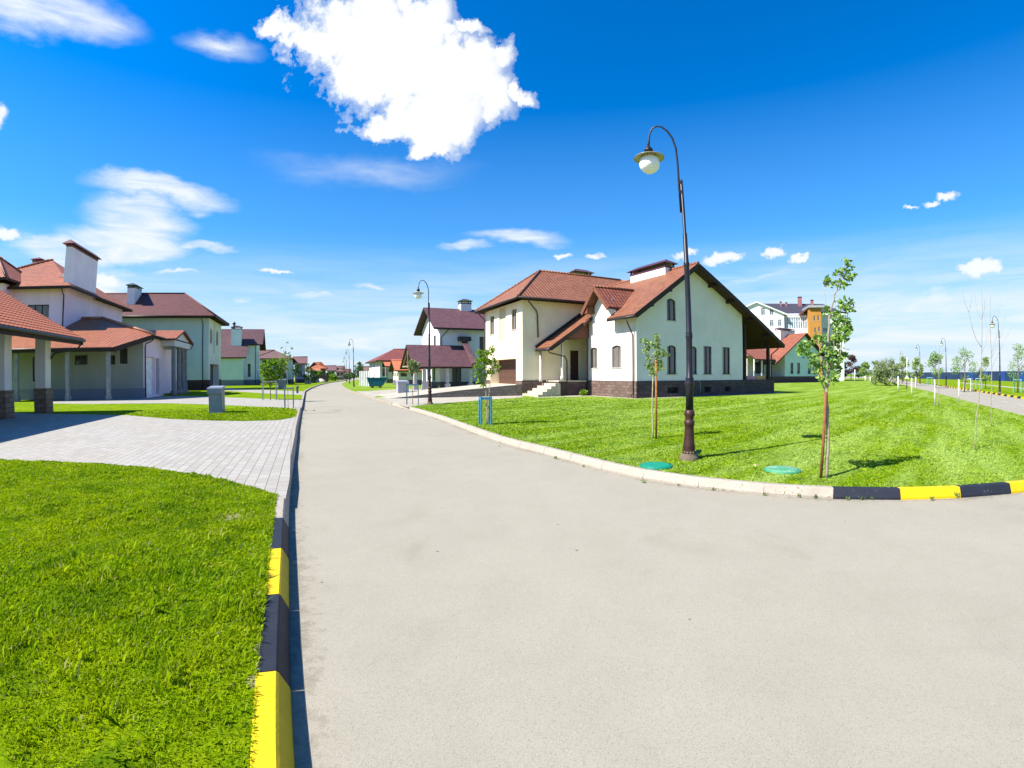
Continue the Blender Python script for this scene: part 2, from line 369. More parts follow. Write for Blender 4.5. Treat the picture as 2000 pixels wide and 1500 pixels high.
def build_sky():
    nt = w.node_tree; N = NB(nt); bg = nt.nodes['Background']
    sky = N.n('ShaderNodeTexSky', sky_type='NISHITA'); sky.sun_disc = False
    sky.sun_elevation = EL; sky.sun_rotation = math.atan2(-SD.x, -SD.y); sky.air_density = 1.; sky.dust_density = .4; sky.ozone_density = 2.2
    gm = N.n('ShaderNodeGamma'); N.link(sky.outputs[0], gm.inputs[0]); gm.inputs[1].default_value = 1.0
    hs = N.n('ShaderNodeHueSaturation'); N.link(gm.outputs[0], hs.inputs['Color']); hs.inputs['Saturation'].default_value = SKY_SAT; hs.inputs['Value'].default_value = SKY_VAL; hs.inputs['Hue'].default_value = SKY_HUE
    d = N.n('ShaderNodeTexCoord').outputs['Generated']
    nv = N.n('ShaderNodeVectorMath', operation='NORMALIZE'); N.link(d, nv.inputs[0])
    sp = N.n('ShaderNodeSeparateXYZ'); N.link(nv.outputs[0], sp.inputs[0])
    az = N.math('ARCTAN2', sp.outputs[0], sp.outputs[1]); el = N.math('ARCSINE', sp.outputs[2])
    p = N.n('ShaderNodeCombineXYZ'); N.link(az, p.inputs[0]); N.link(el, p.inputs[1])
    def warp(amp, scale, detail, rough, stretch=(1, 1, 1)):
        mp = N.n('ShaderNodeMapping'); N.link(p.outputs[0], mp.inputs[0]); mp.inputs['Scale'].default_value = stretch
        n1 = N.noise(mp.outputs[0], scale, detail, rough)
        sub = N.n('ShaderNodeVectorMath', operation='SUBTRACT'); N.link(n1.outputs[1], sub.inputs[0]); sub.inputs[1].default_value = (.5, .5, .5)
        sc = N.n('ShaderNodeVectorMath', operation='SCALE'); N.link(sub.outputs[0], sc.inputs[0]); sc.inputs['Scale'].default_value = amp
        ad = N.n('ShaderNodeVectorMath', operation='ADD'); N.link(p.outputs[0], ad.inputs[0]); N.link(sc.outputs[0], ad.inputs[1])
        return ad.outputs[0], n1
    def blobs(vec, lst):
        cur = None
        for cx, cy, rx, ry, w_ in lst:
            q = ray(cx, cy); a = math.atan2(q[0], q[1]); e = math.asin(q[2])
            qx = ray(cx+rx, cy); qy = ray(cx, cy-ry)
            rx_ = max(.004, abs(math.atan2(qx[0], qx[1])-a)); ry_ = max(.003, abs(math.asin(qy[2])-e))
            mp = N.n('ShaderNodeMapping'); N.link(vec, mp.inputs[0])
            mp.inputs['Scale'].default_value = (1/rx_, 1/ry_, 0); mp.inputs['Location'].default_value = (-a/rx_, -e/ry_, 0)
            ln = N.n('ShaderNodeVectorMath', operation='LENGTH'); N.link(mp.outputs[0], ln.inputs[0])
            f = N.math('MULTIPLY', N.math('SUBTRACT', 1., ln.outputs['Value']), w_)
            cur = f if cur is None else N.math('MAXIMUM', cur, f)
        return cur
    v1, n1 = warp(.19, 8., 10, .66)
    cum = blobs(v1, CUM)
    fine = N.noise(p.outputs[0], 16, 8, .65).outputs[0]
    cum = N.math('ADD', cum, N.math('MULTIPLY', N.math('SUBTRACT', fine, .5), 1.05))
    cumA = N.ramp(cum, [(.00, 0.), (.12, .35), (.36, 1.)], 'EASE')
    v1s, _ = warp(.05, 22., 8, .6)
    sm_ = N.math('ADD', blobs(v1s, CUM_S), N.math('MULTIPLY', N.math('SUBTRACT', N.noise(p.outputs[0], 45, 6, .6).outputs[0], .5), .7))
    smA = N.ramp(sm_, [(.1, 0.), (.55, .9)], 'EASE')
    v2, n2 = warp(.12, 4., 7, .6, (1, 2.2, 1))
    ci = blobs(v2, CIR)
    mp = N.n('ShaderNodeMapping'); N.link(p.outputs[0], mp.inputs[0]); mp.inputs['Scale'].default_value = (3, 16, 1); mp.inputs['Rotation'].default_value = (0, 0, R(8))
    streak = N.noise(mp.outputs[0], 2.2, 8, .6, .8).outputs[0]
    ciA = N.math('MULTIPLY', N.ramp(ci, [(0., 0.), (.75, 1.)], 'EASE'), N.ramp(streak, [(.25, .35), (.62, 1.)]), clamp=True)
    # low bands of thin cloud near the horizon
    mp2 = N.n('ShaderNodeMapping'); N.link(p.outputs[0], mp2.inputs[0]); mp2.inputs['Scale'].default_value = (2.2, 22, 1)
    band = N.noise(mp2.outputs[0], 1.6, 8, .6, .5).outputs[0]
    lowf = N.ramp(el, [(.0, 1.), (.08, .95), (.17, .55), (.27, 0.)])
    right = N.ramp(N.math('MULTIPLY_ADD', az, .5, .5), [(.35, .75), (.72, 1.)])
    bandA = N.math('MULTIPLY', N.math('MULTIPLY', N.ramp(band, [(.30, .25), (.62, 1.)]), lowf), right)
    a = N.math('MAXIMUM', N.math('MAXIMUM', cumA, smA), N.math('MAXIMUM', ciA, bandA), clamp=True)
    shade = N.mix(N.ramp(N.math('ADD', N.math('MAXIMUM', cum, sm_), N.math('MULTIPLY', N.math('SUBTRACT', n1.outputs[0], .5), .8)), [(.12, 0.), (.40, .75), (.75, 1.)]), CLOUD_LO, CLOUD_HI)
    thin = N.mix(N.math('MAXIMUM', cumA, smA), CLOUD_THIN, shade)
    up = N.ramp(sp.outputs[2], [(.0, 0.), (.002, 1.)])
    low = N.mix(N.ramp(el, [(.0, 1.), (.10, .8), (.30, .25), (.55, 0.)]), hs.outputs[0], HORIZON)
    N.link(N.mix(N.math('MULTIPLY', a, up), low, thin), bg.inputs[0])
    bg.inputs[1].default_value = SKY_STR
SKY_SAT, SKY_VAL, SKY_HUE, SKY_STR = 1.85, 1.2, .508, .09
CLOUD_LO, CLOUD_HI, CLOUD_THIN, HORIZON = (3.9, 4.35, 4.95), (5.3, 5.3, 5.3), (4.5, 4.85, 5.15), (1.9, 3.4, 4.9)
CUM = [(620, 85, 85, 65, 1), (700, 60, 150, 90, 1), (760, 120, 190, 120, 1.1), (830, 40, 70, 75, 1), (900, 140, 105, 95, 1), (850, 215, 125, 95, 1),
       (745, 250, 75, 40, .8), (850, 280, 60, 30, .7), (965, 195, 50, 80, .8), (545, 50, 60, 36, .8), (1022, 190, 30, 26, .6), (915, 50, 40, 20, .6), (965, 105, 40, 40, .8)]
CUM_S = [(5, 460, 50, 22, 1), (-5, 225, 30, 34, .8), (1097, 497, 24, 9, .9), (1165, 500, 32, 8, .7), (1340, 495, 40, 10, .8), (1410, 505, 58, 18, 1), (1510, 495, 36, 12, .9),
         (1560, 503, 26, 10, 1), (1848, 384, 34, 13, .9), (1815, 398, 28, 8, .8), (1780, 408, 18, 6, .7), (1915, 525, 58, 26, 1.2), (540, 528, 48, 9, .9), (205, 545, 60, 22, .8)]
CIR = [(90, 20, 240, 85, 1.2), (310, 375, 170, 36, 1.2), (270, 425, 130, 50, 1.2), (250, 470, 160, 55, 1.4), (400, 470, 90, 14, .9), (130, 490, 140, 40, 1.3), (200, 540, 130, 36, 1.), (430, 95, 95, 40, .7), (720, 330, 260, 45, .4),
       (1010, 463, 120, 24, .9), (905, 490, 70, 14, .8), (610, 582, 62, 14, 1.), (720, 568, 60, 12, .6), (470, 598, 50, 12, .6), (350, 538, 90, 9, .7), (840, 590, 90, 14, .3), (1800, 610, 330, 50, .9), (1500, 540, 200, 26, .5), (700, 660, 220, 36, .9)]
build_sky()
scene.view_settings.view_transform = 'Standard'; scene.view_settings.look = 'None'
scene.view_settings.exposure = 1.15; scene.view_settings.gamma = 1; scene.view_settings.use_curve_mapping = False
scene.cycles.max_bounces = 6; scene.cycles.diffuse_bounces = 3; scene.cycles.glossy_bounces = 2; scene.cycles.transmission_bounces = 3; scene.cycles.transparent_max_bounces = 4
scene.cycles.use_denoising = True
# ------------------------------------------------------------------ ground, roads, lawns, drives
def sheet(name, pts, z, th, m, label=None):
    mb = MB(); mb.prism([(x, y, z) for x, y in pts], th, 0)
    o = mb.build(name, m, uv=False); o['kind'] = 'structure'; return o
def poly_area(p): return sum(a[0]*b[1]-b[0]*a[1] for a, b in zip(p, p[1:]+p[:1]))/2
def ccw(p): return p if poly_area(p) > 0 else p[::-1]
def smooth(pts, n=6):
    """resampled every half metre (a few metres far off) and rounded at the corners"""
    q = [np.array(p, float) for p in pts]; out = [q[0]]
    for a, b in zip(q, q[1:]):
        L = np.linalg.norm(b-a); st = .4 if np.linalg.norm(a) < 45 else 4.; k = max(1, int(L/st)); out += [a+(b-a)*(i+1)/k for i in range(k)]
    o = np.array(out)
    for _ in range(4): o[1:-1] = o[1:-1]*.5+(o[:-2]+o[2:])*.25
    return [tuple(p) for p in o]
def walk(pts, step):
    """points every 'step' metres along a polyline"""
    out = [pts[0]]; acc = 0; prev = np.array(pts[0], float)
    for q in pts[1:]:
        q = np.array(q, float); L = np.linalg.norm(q-prev)
        while acc+L >= step and L > 0:
            t = (step-acc)/L; prev = prev+(q-prev)*t; out.append(tuple(prev)); L = np.linalg.norm(q-prev); acc = 0
        acc += L; prev = q
    return out
sheet('ground', [(-3000, -3000), (3000, -3000), (3000, 3000), (-3000, 3000)], -.06, .2, M('lawn', 0))
sheet('road', [(-140, -40), (170, -40), (420, 300), (-140, 300)], 0, .05, M('asphalt'))
ST = Fr((0, 0))                                                     # the street's own frame
# kerb lines (foot of the kerb on the road side)
KL = [G(x, y) for x, y in ((576, 1500), (570, 1390), (565, 1210), (566, 1110), (563, 1020), (567, 960), (575, 900), (582, 850), (587, 812), (592, 790), (595, 772))]
d0 = np.array(KL[0])-np.array(KL[2]); d0 /= np.linalg.norm(d0)
KL = [tuple(np.array(KL[0])+d0*6)]+KL[:1]+KL[2:]
KL = KL[:-3]+[ST.wor(-.37, t) for t in (14.3, 21, 30, 40, 51)]+[ST.wor(*q) for q in ((-.11, 58.5), (.67, 69), (1.67, 82), (3.1, 98), (7, 125), (13, 160))]
KLs = smooth(KL)
KR = [G(x, y) for x, y in ((1970, 965), (1870, 975), (1760, 977), (1627, 977), (1500, 968), (1370, 955), (1237, 935), (1160, 915), (1075, 890), (990, 870), (930, 848), (860, 820))]
KR += [ST.wor(*q) for q in ((4.9, 22), (4.7, 26), (4.5, 34), (4.38, 43), (4.25, 50), (4.42, 60), (4.85, 71), (6.4, 96), (10, 125), (16, 160))]
RL = [G(x, y, .15) for x, y in ((1998, 812), (1915, 790), (1850, 773))]          # near edge of the road on the right
rd = np.array(RL[2])-np.array(RL[0]); rd /= np.linalg.norm(rd)
RL = [RL[0], RL[1], tuple(np.array(RL[0])+rd*40), tuple(np.array(RL[0])+rd*190)]
pn0 = np.array((rd[1], -rd[0])); a0 = np.array(KR[0]); b0 = np.array(RL[0])
q0 = np.array(G(2000, 963)); q1 = np.array(G(1930, 970)); qd = (q0-q1)/np.linalg.norm(q0-q1)
KR = [tuple(b0-rd*4), tuple(q0+qd*8+pn0*-3.2), tuple(q0+qd*5+pn0*-1.3), tuple(q0+qd*2.2+pn0*-.3), tuple(q0)]+KR
KRs = smooth(KR)
lawnL = ccw(KLs+[ST.wor(-120, 190), ST.wor(-130, -60)])
lawnR = ccw(KRs+[ST.wor(70, 190)]+RL[::-1])
def inset(line, d):
    out = []
    for i, p in enumerate(line):
        a = np.array(line[max(i-1, 0)]); b = np.array(line[min(i+1, len(line)-1)]); t = b-a; t /= np.linalg.norm(t)+1e-9
        out.append((p[0]-t[1]*d, p[1]+t[0]*d))
    return out
KLi = inset(KLs, .17); KRi = inset(KRs, -.17)
lawnLi = ccw(KLi+[ST.wor(-120, 190), ST.wor(-130, -60)]); lawnRi = ccw(KRi+[ST.wor(70, 190)]+RL[::-1])
sheet('lawn', lawnLi, .15, .17, M('lawn', 0)); sheet('lawn', lawnRi, .15, .17, M('lawn', 1))
RR = [G(x, y, 0) for x, y in ((2000, 780),)][0]
pn = np.array((rd[1], -rd[0])); wid = float(np.dot(np.array(RR)-np.array(RL[0]), pn))
RRl = [tuple(np.array(RL[0])+pn*wid+rd*t) for t in (-60, -20, 0, 60, 230)]
sheet('lawn', ccw([tuple(np.array(p_)+pn*.165) for p_ in RRl]+[(520, 300), (520, -30)]), .15, .17, M('lawn', 0))
def clampu(pts, lo=None, hi=None):
    out = []
    for p in pts:
        u, v = ST.loc(*p); u = max(u, lo) if lo is not None else min(u, hi); out.append(ST.wor(u, v))
    return out
def drive(pix, z=.156, m=None, name='driveway', **k):
    return sheet(name, ccw(clampu([G(x, y, z) for x, y in pix], **k)), z, .02, m or M('pavers'))
kl = lambda px, py: G(px, py, .156)
DRIVE1 = [(558, 972), (530, 962), (500, 952), (450, 940), (400, 929), (300, 914), (200, 905), (100, 901), (0, 898), (-160, 896), (-160, 800), (0, 806), (110, 808), (250, 811), (330, 818), (400, 821), (480, 822.5), (545, 820.5), (572, 815.5), (587, 809.5)]
sheet('driveway', ccw([G(x, y, .156) for x, y in DRIVE1[:-1]]+[ST.wor(-.53, 21.3), ST.wor(-.53, 14.3)]+[G(566, 935, .156)]), .156, .02, M('pavers'))
DRIVE2 = [(587.5, 803), (576, 798.5), (552, 796), (441, 791), (400, 789.6), (330, 787.5), (250, 788), (180, 789), (100, 788), (100, 782), (330, 773.5), (400, 774), (440, 776), (520, 779), (591, 780.5)]
drive(DRIVE2, hi=-.53)
DRIVE3 = [(593.5, 771), (560, 770), (532, 769), (441, 763), (415, 763), (415, 757.5), (441, 758), (552, 763), (594, 764.5)]
drive(DRIVE3, hi=-.53)
concrete = M('plain', (.33, .30, .24), .9, 0., .2, 1.2)
DRIVE4 = [(684, 766.5), (699, 770.5), (717, 776), (745, 771.5), (800, 768), (870, 765), (905, 762.5), (905, 758.5), (830, 759), (760, 761), (715, 764), (683, 764.5)]
drive(DRIVE4, m=concrete, lo=4.6)
DRIVE5 = [(717, 776.5), (738, 783.5), (757, 789.5), (776, 795.5), (800, 793.5), (860, 788), (940, 781.5), (1021, 776), (1021, 767), (905, 764), (860, 769.5), (800, 773), (752, 776)]
drive(DRIVE5, m=concrete, lo=4.78)
def inpoly(x, y, poly):
    c = np.zeros(len(x), bool); n = len(poly)
    for i in range(n):
        (x0, y0), (x1, y1) = poly[i], poly[i-1]
        if y0 == y1: continue
        k = ((y0 > y) != (y1 > y)) & (x < (x1-x0)*(y-y0)/(y1-y0)+x0); c ^= k
    return c
def vnoise(x, y, s, seed):
    """cheap smooth value noise for clumping"""
    r = np.random.default_rng(seed).random((64, 64)); x = x*s; y = y*s
    xi = np.floor(x).astype(int); yi = np.floor(y).astype(int); fx = x-xi; fy = y-yi; fx = fx*fx*(3-2*fx); fy = fy*fy*(3-2*fy)
    g = lambda a, b: r[a % 64, b % 64]
    return (g(xi, yi)*(1-fx)+g(xi+1, yi)*fx)*(1-fy)+(g(xi, yi+1)*(1-fx)+g(xi+1, yi+1)*fx)*fy
def grass(name, polys_in, polys_out, box, n, dmax, hgt, wmin, label, m, dens=1., tallf=1.):
    """n candidate tufts, thinned with distance from the photo's standpoint"""
    x = rng.uniform(box[0], box[1], n); y = rng.uniform(box[2], box[3], n); d = np.hypot(x, y)
    keep = np.zeros(n, bool)
    for p in polys_in: keep |= inpoly(x, y, p)
    for p in polys_out: keep &= ~inpoly(x, y, p)
    keep &= (d < dmax) & (rng.random(n) < np.minimum(1, dens*(3.2/d)**1.55)) & (np.abs(np.arctan2(x, y)) < R(64))
    bare = vnoise(x, y, 2.3, 5); keep &= rng.random(n) < np.clip((bare-.12)*5, .55, 1)
    for bx_, by_, br_ in BARE: keep &= (np.hypot(x-bx_, y-by_) > br_*rng.uniform(.2, 1.1, n)) | (rng.random(n) < .12)
    keep &= rng.random(n) < np.clip((dmax-d)/9, 0, 1)
    x = x[keep]; y = y[keep]; d = d[keep]; n = len(x); print('GRASS', n)
    cl = .55+.9*vnoise(x, y, 1.7, 9)*vnoise(x, y, 6., 11)*1.6
    h = hgt*cl*rng.uniform(.6, 1.45, n)*(1+.012*d); wd = np.maximum(wmin, .0011*d)*rng.uniform(.7, 1.5, n)
    broad = rng.random(n) < .12; wd = np.where(broad, wd*2.8, wd); h = np.where(broad, h*.75, h)
    tall = (rng.random(n) < .02*tallf) & (d < 5); h = np.where(tall, h*2.6, h); wd = np.where(tall, wd*1.4, wd)
    th = rng.uniform(0, 2*np.pi, n); lean = rng.uniform(.15, .95, n)*h; la = rng.uniform(0, 2*np.pi, n)+.0
    ax = np.cos(th)*wd; ay = np.sin(th)*wd; bx = np.cos(la)*lean+.2*h; by = np.sin(la)*lean
    z0 = np.full(n, .145)
    P = np.empty((n, 5, 3), np.float32)
    P[:, 0] = np.stack([x-ax*.7, y-ay*.7, z0], 1); P[:, 1] = np.stack([x+ax*.7, y+ay*.7, z0], 1)
    P[:, 2] = np.stack([x+ax+bx*.4, y+ay+by*.4, z0+h*.62], 1); P[:, 3] = np.stack([x+bx, y+by, z0+h*.97], 1); P[:, 4] = np.stack([x-ax+bx*.4, y-ay+by*.4, z0+h*.62], 1)
    me = bpy.data.meshes.new(name); me.vertices.add(n*5); me.vertices.foreach_set('co', P.ravel())
    me.loops.add(n*5); me.loops.foreach_set('vertex_index', np.arange(n*5, dtype=np.int32))
    me.polygons.add(n); me.polygons.foreach_set('loop_start', np.arange(n, dtype=np.int32)*5); me.polygons.foreach_set('loop_total', np.full(n, 5, np.int32))
    me.update(calc_edges=True); me.materials.append(m)
    o = bpy.data.objects.new(name, me); col.objects.link(o); tag(o, label, 'grass', kind='stuff')
    return o
D1 = [G(x, y, .156) for x, y in DRIVE1]; D2 = [G(x, y, .156) for x, y in DRIVE2]; D5 = [G(x, y, .156) for x, y in DRIVE5]
KLg = inset(KLs, .155); KRg = inset(KRs, -.155)
grass('grass', [ccw(KLg+[ST.wor(-120, 190), ST.wor(-130, -60)])], [D1, D2], (-26, 0, 1, 30), 5500000, 26, .030, .0024, 'short green grass of the lawn beside the yellow and black kerb', M('blade', 0), 2.0)
grass('grass', [ccw(KRg+[ST.wor(70, 190)]+RL[::-1])], [D5], (-6, 24, 5, 32), 1900000, 34, .022, .0045, 'striped mown grass of the lawn between lamp post and house', M('blade', 1), 3.4, .3)
# ------------------------------------------------------------------ kerbstones
def kerb_mesh(name, m, L=.992):
    mb = MB(); prof = [(0, -.04), (.0, .03), (.046, .137), (.06, .15), (.17, .15), (.17, -.04)]   # x: inwards from the foot on the road side
    n = len(prof)
    for y in (0, L):
        for x, z in prof: mb.v.append((x, y, z))
    for k in range(n):
        l = (k+1) % n; mb.f.append((k, l, n+l, n+k)); mb.m.append(0); mb.s.append(False)
    mb.f.append(tuple(range(n-1, -1, -1))); mb.f.append(tuple(range(n, 2*n))); mb.m += [0, 0]; mb.s += [False]*2
    o = mb.build(name, m); return o
def m_kerb(c, wear, wc):
    m, nt, b = mat('kerb_paint'); N = NB(nt); p = N.pos()
    f = N.noise(p, 3, 6, .6).outputs[0]; g = N.noise(p, 26, 5, .7).outputs[0]
    c1 = N.mix(N.ramp(f, [(.3, 0.), (.7, 1.)]), k3(c, .82), k3(c, 1.1))
    N.link(N.mix(N.ramp(N.math('ADD', N.math('MULTIPLY', g, .7), N.math('MULTIPLY', f, .3)), [(wear, 0.), (wear+.06, .85)]), c1, wc), b.inputs['Base Color'])
    b.inputs['Roughness'].default_value = .6; N.bump(g, .5, .008, b)
    return m
KY = kerb_mesh('kerbstone', M('kerb', (.60, .41, .003), .63, (.26, .22, .14)))
KB = kerb_mesh('kerbstone', M('kerb', (.014, .017, .027), .60, (.13, .13, .14)))
KP = kerb_mesh('kerbstone', M('kerb', (.335, .295, .24), .54, (.20, .165, .115)))
used = set()
def kerb_at(src, p, q, side, label, group=None, dz=0., mirror=False):
    a = np.array(p); b = np.array(q); t = b-a; L = np.linalg.norm(t); t /= L
    o = src if src.name not in used else src.copy()
    if src.name not in used: used.add(src.name)
    else: col.objects.link(o)
    # local +y runs along the kerb; local +x must point away from the road
    if side == 'left': t = -t; base = b
    else: base = a
    o.location = (base[0], base[1], dz); o.rotation_euler = (0, 0, math.atan2(t[1], t[0])-math.pi/2); o.scale.y = L/1.0
    tag(o, label, 'kerbstone', group); return o
lw = walk(KLs, .1)
def idx_near(pts, g): return min(range(len(pts)), key=lambda i: math.dist(pts[i], g))
j0 = idx_near(lw, G(549, 1350)); 
# left side: painted blocks counted from the joint between the nearest yellow and the next black block
ks = [lw[j0+10*k] for k in range(-3, 3)]+[lw[j0+30+10*k] for k in range(0, 18)]
PL = [('B', 'black kerbstone nearest the viewer on the left, under the big yellow one'), ('Y', 'black kerbstone'), ('Y', '')]
def seg(i, j): return lw[j0+i], lw[j0+j]
def kerb_strip(last, off):
    mb = MB(); li = inset(last, off)
    for a, b, c, d in zip(last, last[1:], li[1:], li):
        q = [(*a, .15), (*b, .15), (*c, .15), (*d, .15)]; mb.prism(q if off > 0 else q[::-1], .2)
    o = mb.build('kerb', M('kerb', (.335, .295, .24), .54, (.20, .165, .115)), uv=False); o['kind'] = 'structure'
kerb_strip(lw[:max(2, j0-9)], .17)
def dirt_strip(line, w_):
    li = inset(line, w_); n = len(line); me = bpy.data.meshes.new('gutter_dirt'); me.from_pydata([(*p, .005) for p in line]+[(*p, .005) for p in li], [], [(k, k+1, n+k+1, n+k) if w_ < 0 else (k, n+k, n+k+1, k+1) for k in range(n-1)])
    ul = me.uv_layers.new(name='uv')
    for l in me.loops: ul.data[l.index].uv = (0. if l.vertex_index < n else 1., 0.)
    me.materials.append(M('dirt')); o = bpy.data.objects.new('gutter_dirt', me); col.objects.link(o); o['kind'] = 'structure'
dirt_strip(KLs, -.45); dirt_strip(KRs, .40)
kerb_at(KY, *seg(-10, 0), 'left', 'large yellow kerbstone at the bottom of the view, nearest on the left')
kerb_at(KB, *seg(0, 10), 'left', 'scuffed black kerbstone between the two yellow ones beside the near left lawn')
kerb_at(KY, *seg(10, 20), 'left', 'second yellow kerbstone on the left, between two black ones')
kerb_at(KB, *seg(20, 30), 'left', 'black kerbstone on the left touching the plain grey kerb by the paved drive')
for k in range(3, 22):
    if j0+10*k+10 >= len(lw): break
    p, q = seg(10*k, 10*k+10)
    kerb_at(KP, p, q, 'left', 'plain pale kerbstone in the straight row along the paved drive and left lawn', 'plain kerbstones along the left side of the road')
mb = MB(); last = lw[j0+220:]; li = inset(last, .15)
for a, b, c, d in zip(last, last[1:], li[1:], li): mb.prism([(*a, .15), (*b, .15), (*c, .15), (*d, .15)], .2)
o = mb.build('kerb', M('kerb', (.335, .295, .24), .54, (.20, .165, .115)), uv=False); o['kind'] = 'structure'
rw = walk(KRs, .1); r0 = idx_near(rw, G(1627, 977))
names = ['first black kerbstone at the road corner, next to the plain pale row', 'yellow kerbstone between two black ones at the road corner on the right', 'black kerbstone between two yellow ones at the road corner', 'yellow kerbstone cut by the right edge of the view']
kerb_strip(rw[:max(2, r0-39)], -.17)
for k in range(4):
    p, q = rw[r0-10*k-10], rw[r0-10*k]
    lab = names[k] if k < 4 else ('black kerbstone round the bend beyond the right edge' if k % 2 == 0 else 'yellow kerbstone round the bend beyond the right edge')
    kerb_at(KB if k % 2 == 0 else KY, p, q, 'right', lab, None if k < 4 else 'painted kerbstones round the bend')
for k in range(24):
    p, q = rw[r0+10*k], rw[r0+10*k+10]
    kerb_at(KP, p, q, 'right', 'plain pale kerbstone in the curved row along the lawn with the lamp post', 'plain kerbstones curving along the right lawn')
mb = MB(); last = rw[r0+240:]; li = inset(last, -.15)
for a, b, c, d in zip(last, last[1:], li[1:], li): mb.prism([(*d, .15), (*c, .15), (*b, .15), (*a, .15)], .2)
o = mb.build('kerb', M('kerb', (.335, .295, .24), .54, (.20, .165, .115)), uv=False); o['kind'] = 'structure'
mb = MB(); last = walk(smooth(RL), 1.)
li = inset(last, .15)
# striped kerb on the far side of the right-hand road
rk = [tuple(np.array(RRl[2])+rd*t) for t in np.arange(-3, 62, 1.)]
for i, (p, q) in enumerate(zip(rk, rk[1:])):
    yel = i % 2 == 0
    kerb_at(KY if yel else KB, q, p, 'left', ('yellow' if yel else 'black')+' kerbstone in the striped row on the far side of the right-hand road',
            ('yellow' if yel else 'black')+' kerbstones of the far striped row')
# worn white lane dashes on the right-hand road
for i in range(9):
    c = np.array(RL[0])+pn*wid*.55+rd*(4*i-2); a = c+rd*1.8
    mb = MB(); n2 = pn*.05
    mb.prism([(*(c-n2), .006), (*(c+n2), .006), (*(a+n2), .006), (*(a-n2), .006)], .004)
    o = mb.build('road_marking', M('plain', (.45, .43, .39), .9, 0., .4, 6.), uv=False); o['kind'] = 'structure'
# ------------------------------------------------------------------ building kit
class Wl:
    """one wall plane of a house: face in '-v','+v','-u','+u', at constant c; a runs along it, d outwards"""
    def __init__(s, face, c): s.face = face; s.c = c; s.sg = -1 if face[0] == '-' else 1
    def P(s, a, d, z): return (a, s.c+s.sg*d, z) if s.face[1] == 'v' else (s.c+s.sg*d, a, z)
def hole(a0, a1, z0, z1, arch=0., depth=.14, kind='window', **k): return dict(a0=min(a0, a1), a1=max(a0, a1), z0=min(z0, z1), z1=max(z0, z1), arch=arch, depth=depth, kind=kind, **k)
def htop(h, a):
    if not h['arch']: return h['z1']
    t = (a-(h['a0']+h['a1'])/2)/((h['a1']-h['a0'])/2); return h['z1']-h['arch']*t*t
def hxs(h): return [h['a0']+(h['a1']-h['a0'])*k/6 for k in range(7)] if h['arch'] else [h['a0'], h['a1']]
def wallface(mb, W, a0, a1, z0, top, holes=(), m=0, brk=()):
    tf = top if callable(top) else (lambda a: top)
    xs = sorted({round(x, 5) for x in [a0, a1, *brk]+[q for h in holes for q in hxs(h)] if a0-1e-6 <= x <= a1+1e-6})
    for xa, xb in zip(xs, xs[1:]):
        if xb-xa < 1e-4: continue
        mid = (xa+xb)/2; cur = (z0, z0)
        for h in sorted((h for h in holes if h['a0'] < mid < h['a1']), key=lambda h: h['z0']):
            if h['z0'] > cur[0]+1e-4: mb.face([W.P(xa, 0, cur[0]), W.P(xb, 0, cur[1]), W.P(xb, 0, h['z0']), W.P(xa, 0, h['z0'])], m)
            cur = (htop(h, xa), htop(h, xb))
        if tf(xa) > cur[0]+1e-4 or tf(xb) > cur[1]+1e-4: mb.face([W.P(xa, 0, cur[0]), W.P(xb, 0, cur[1]), W.P(xb, 0, tf(xb)), W.P(xa, 0, tf(xa))], m)
    for h in holes:
        d = h['depth']; X = hxs(h)
        for q in (h['a0'], h['a1']): mb.face([W.P(q, 0, h['z0']), W.P(q, -d, h['z0']), W.P(q, -d, htop(h, q)), W.P(q, 0, htop(h, q))], m)
        mb.face([W.P(h['a0'], 0, h['z0']), W.P(h['a1'], 0, h['z0']), W.P(h['a1'], -d, h['z0']), W.P(h['a0'], -d, h['z0'])], m)
        for p, q in zip(X, X[1:]): mb.face([W.P(p, 0, htop(h, p)), W.P(q, 0, htop(h, q)), W.P(q, -d, htop(h, q)), W.P(p, -d, htop(h, p))], m)
        if h['kind'] == 'niche':
            mb.face([W.P(h['a0'], -d, h['z0']), W.P(h['a1'], -d, h['z0']), W.P(h['a1'], -d, h['z1']), W.P(h['a0'], -d, h['z1'])], h.get('m', m))
def wbox(mb, W, a0, a1, d0, d1, z0, z1, m=0):
    p = W.P(a0, d0, z0); q = W.P(a1, d1, z1)
    mb.box(min(p[0], q[0]), max(p[0], q[0]), min(p[1], q[1]), max(p[1], q[1]), z0, z1, m)
DARKFR = (.035, .022, .018); WHITEFR = (.75, .75, .74)
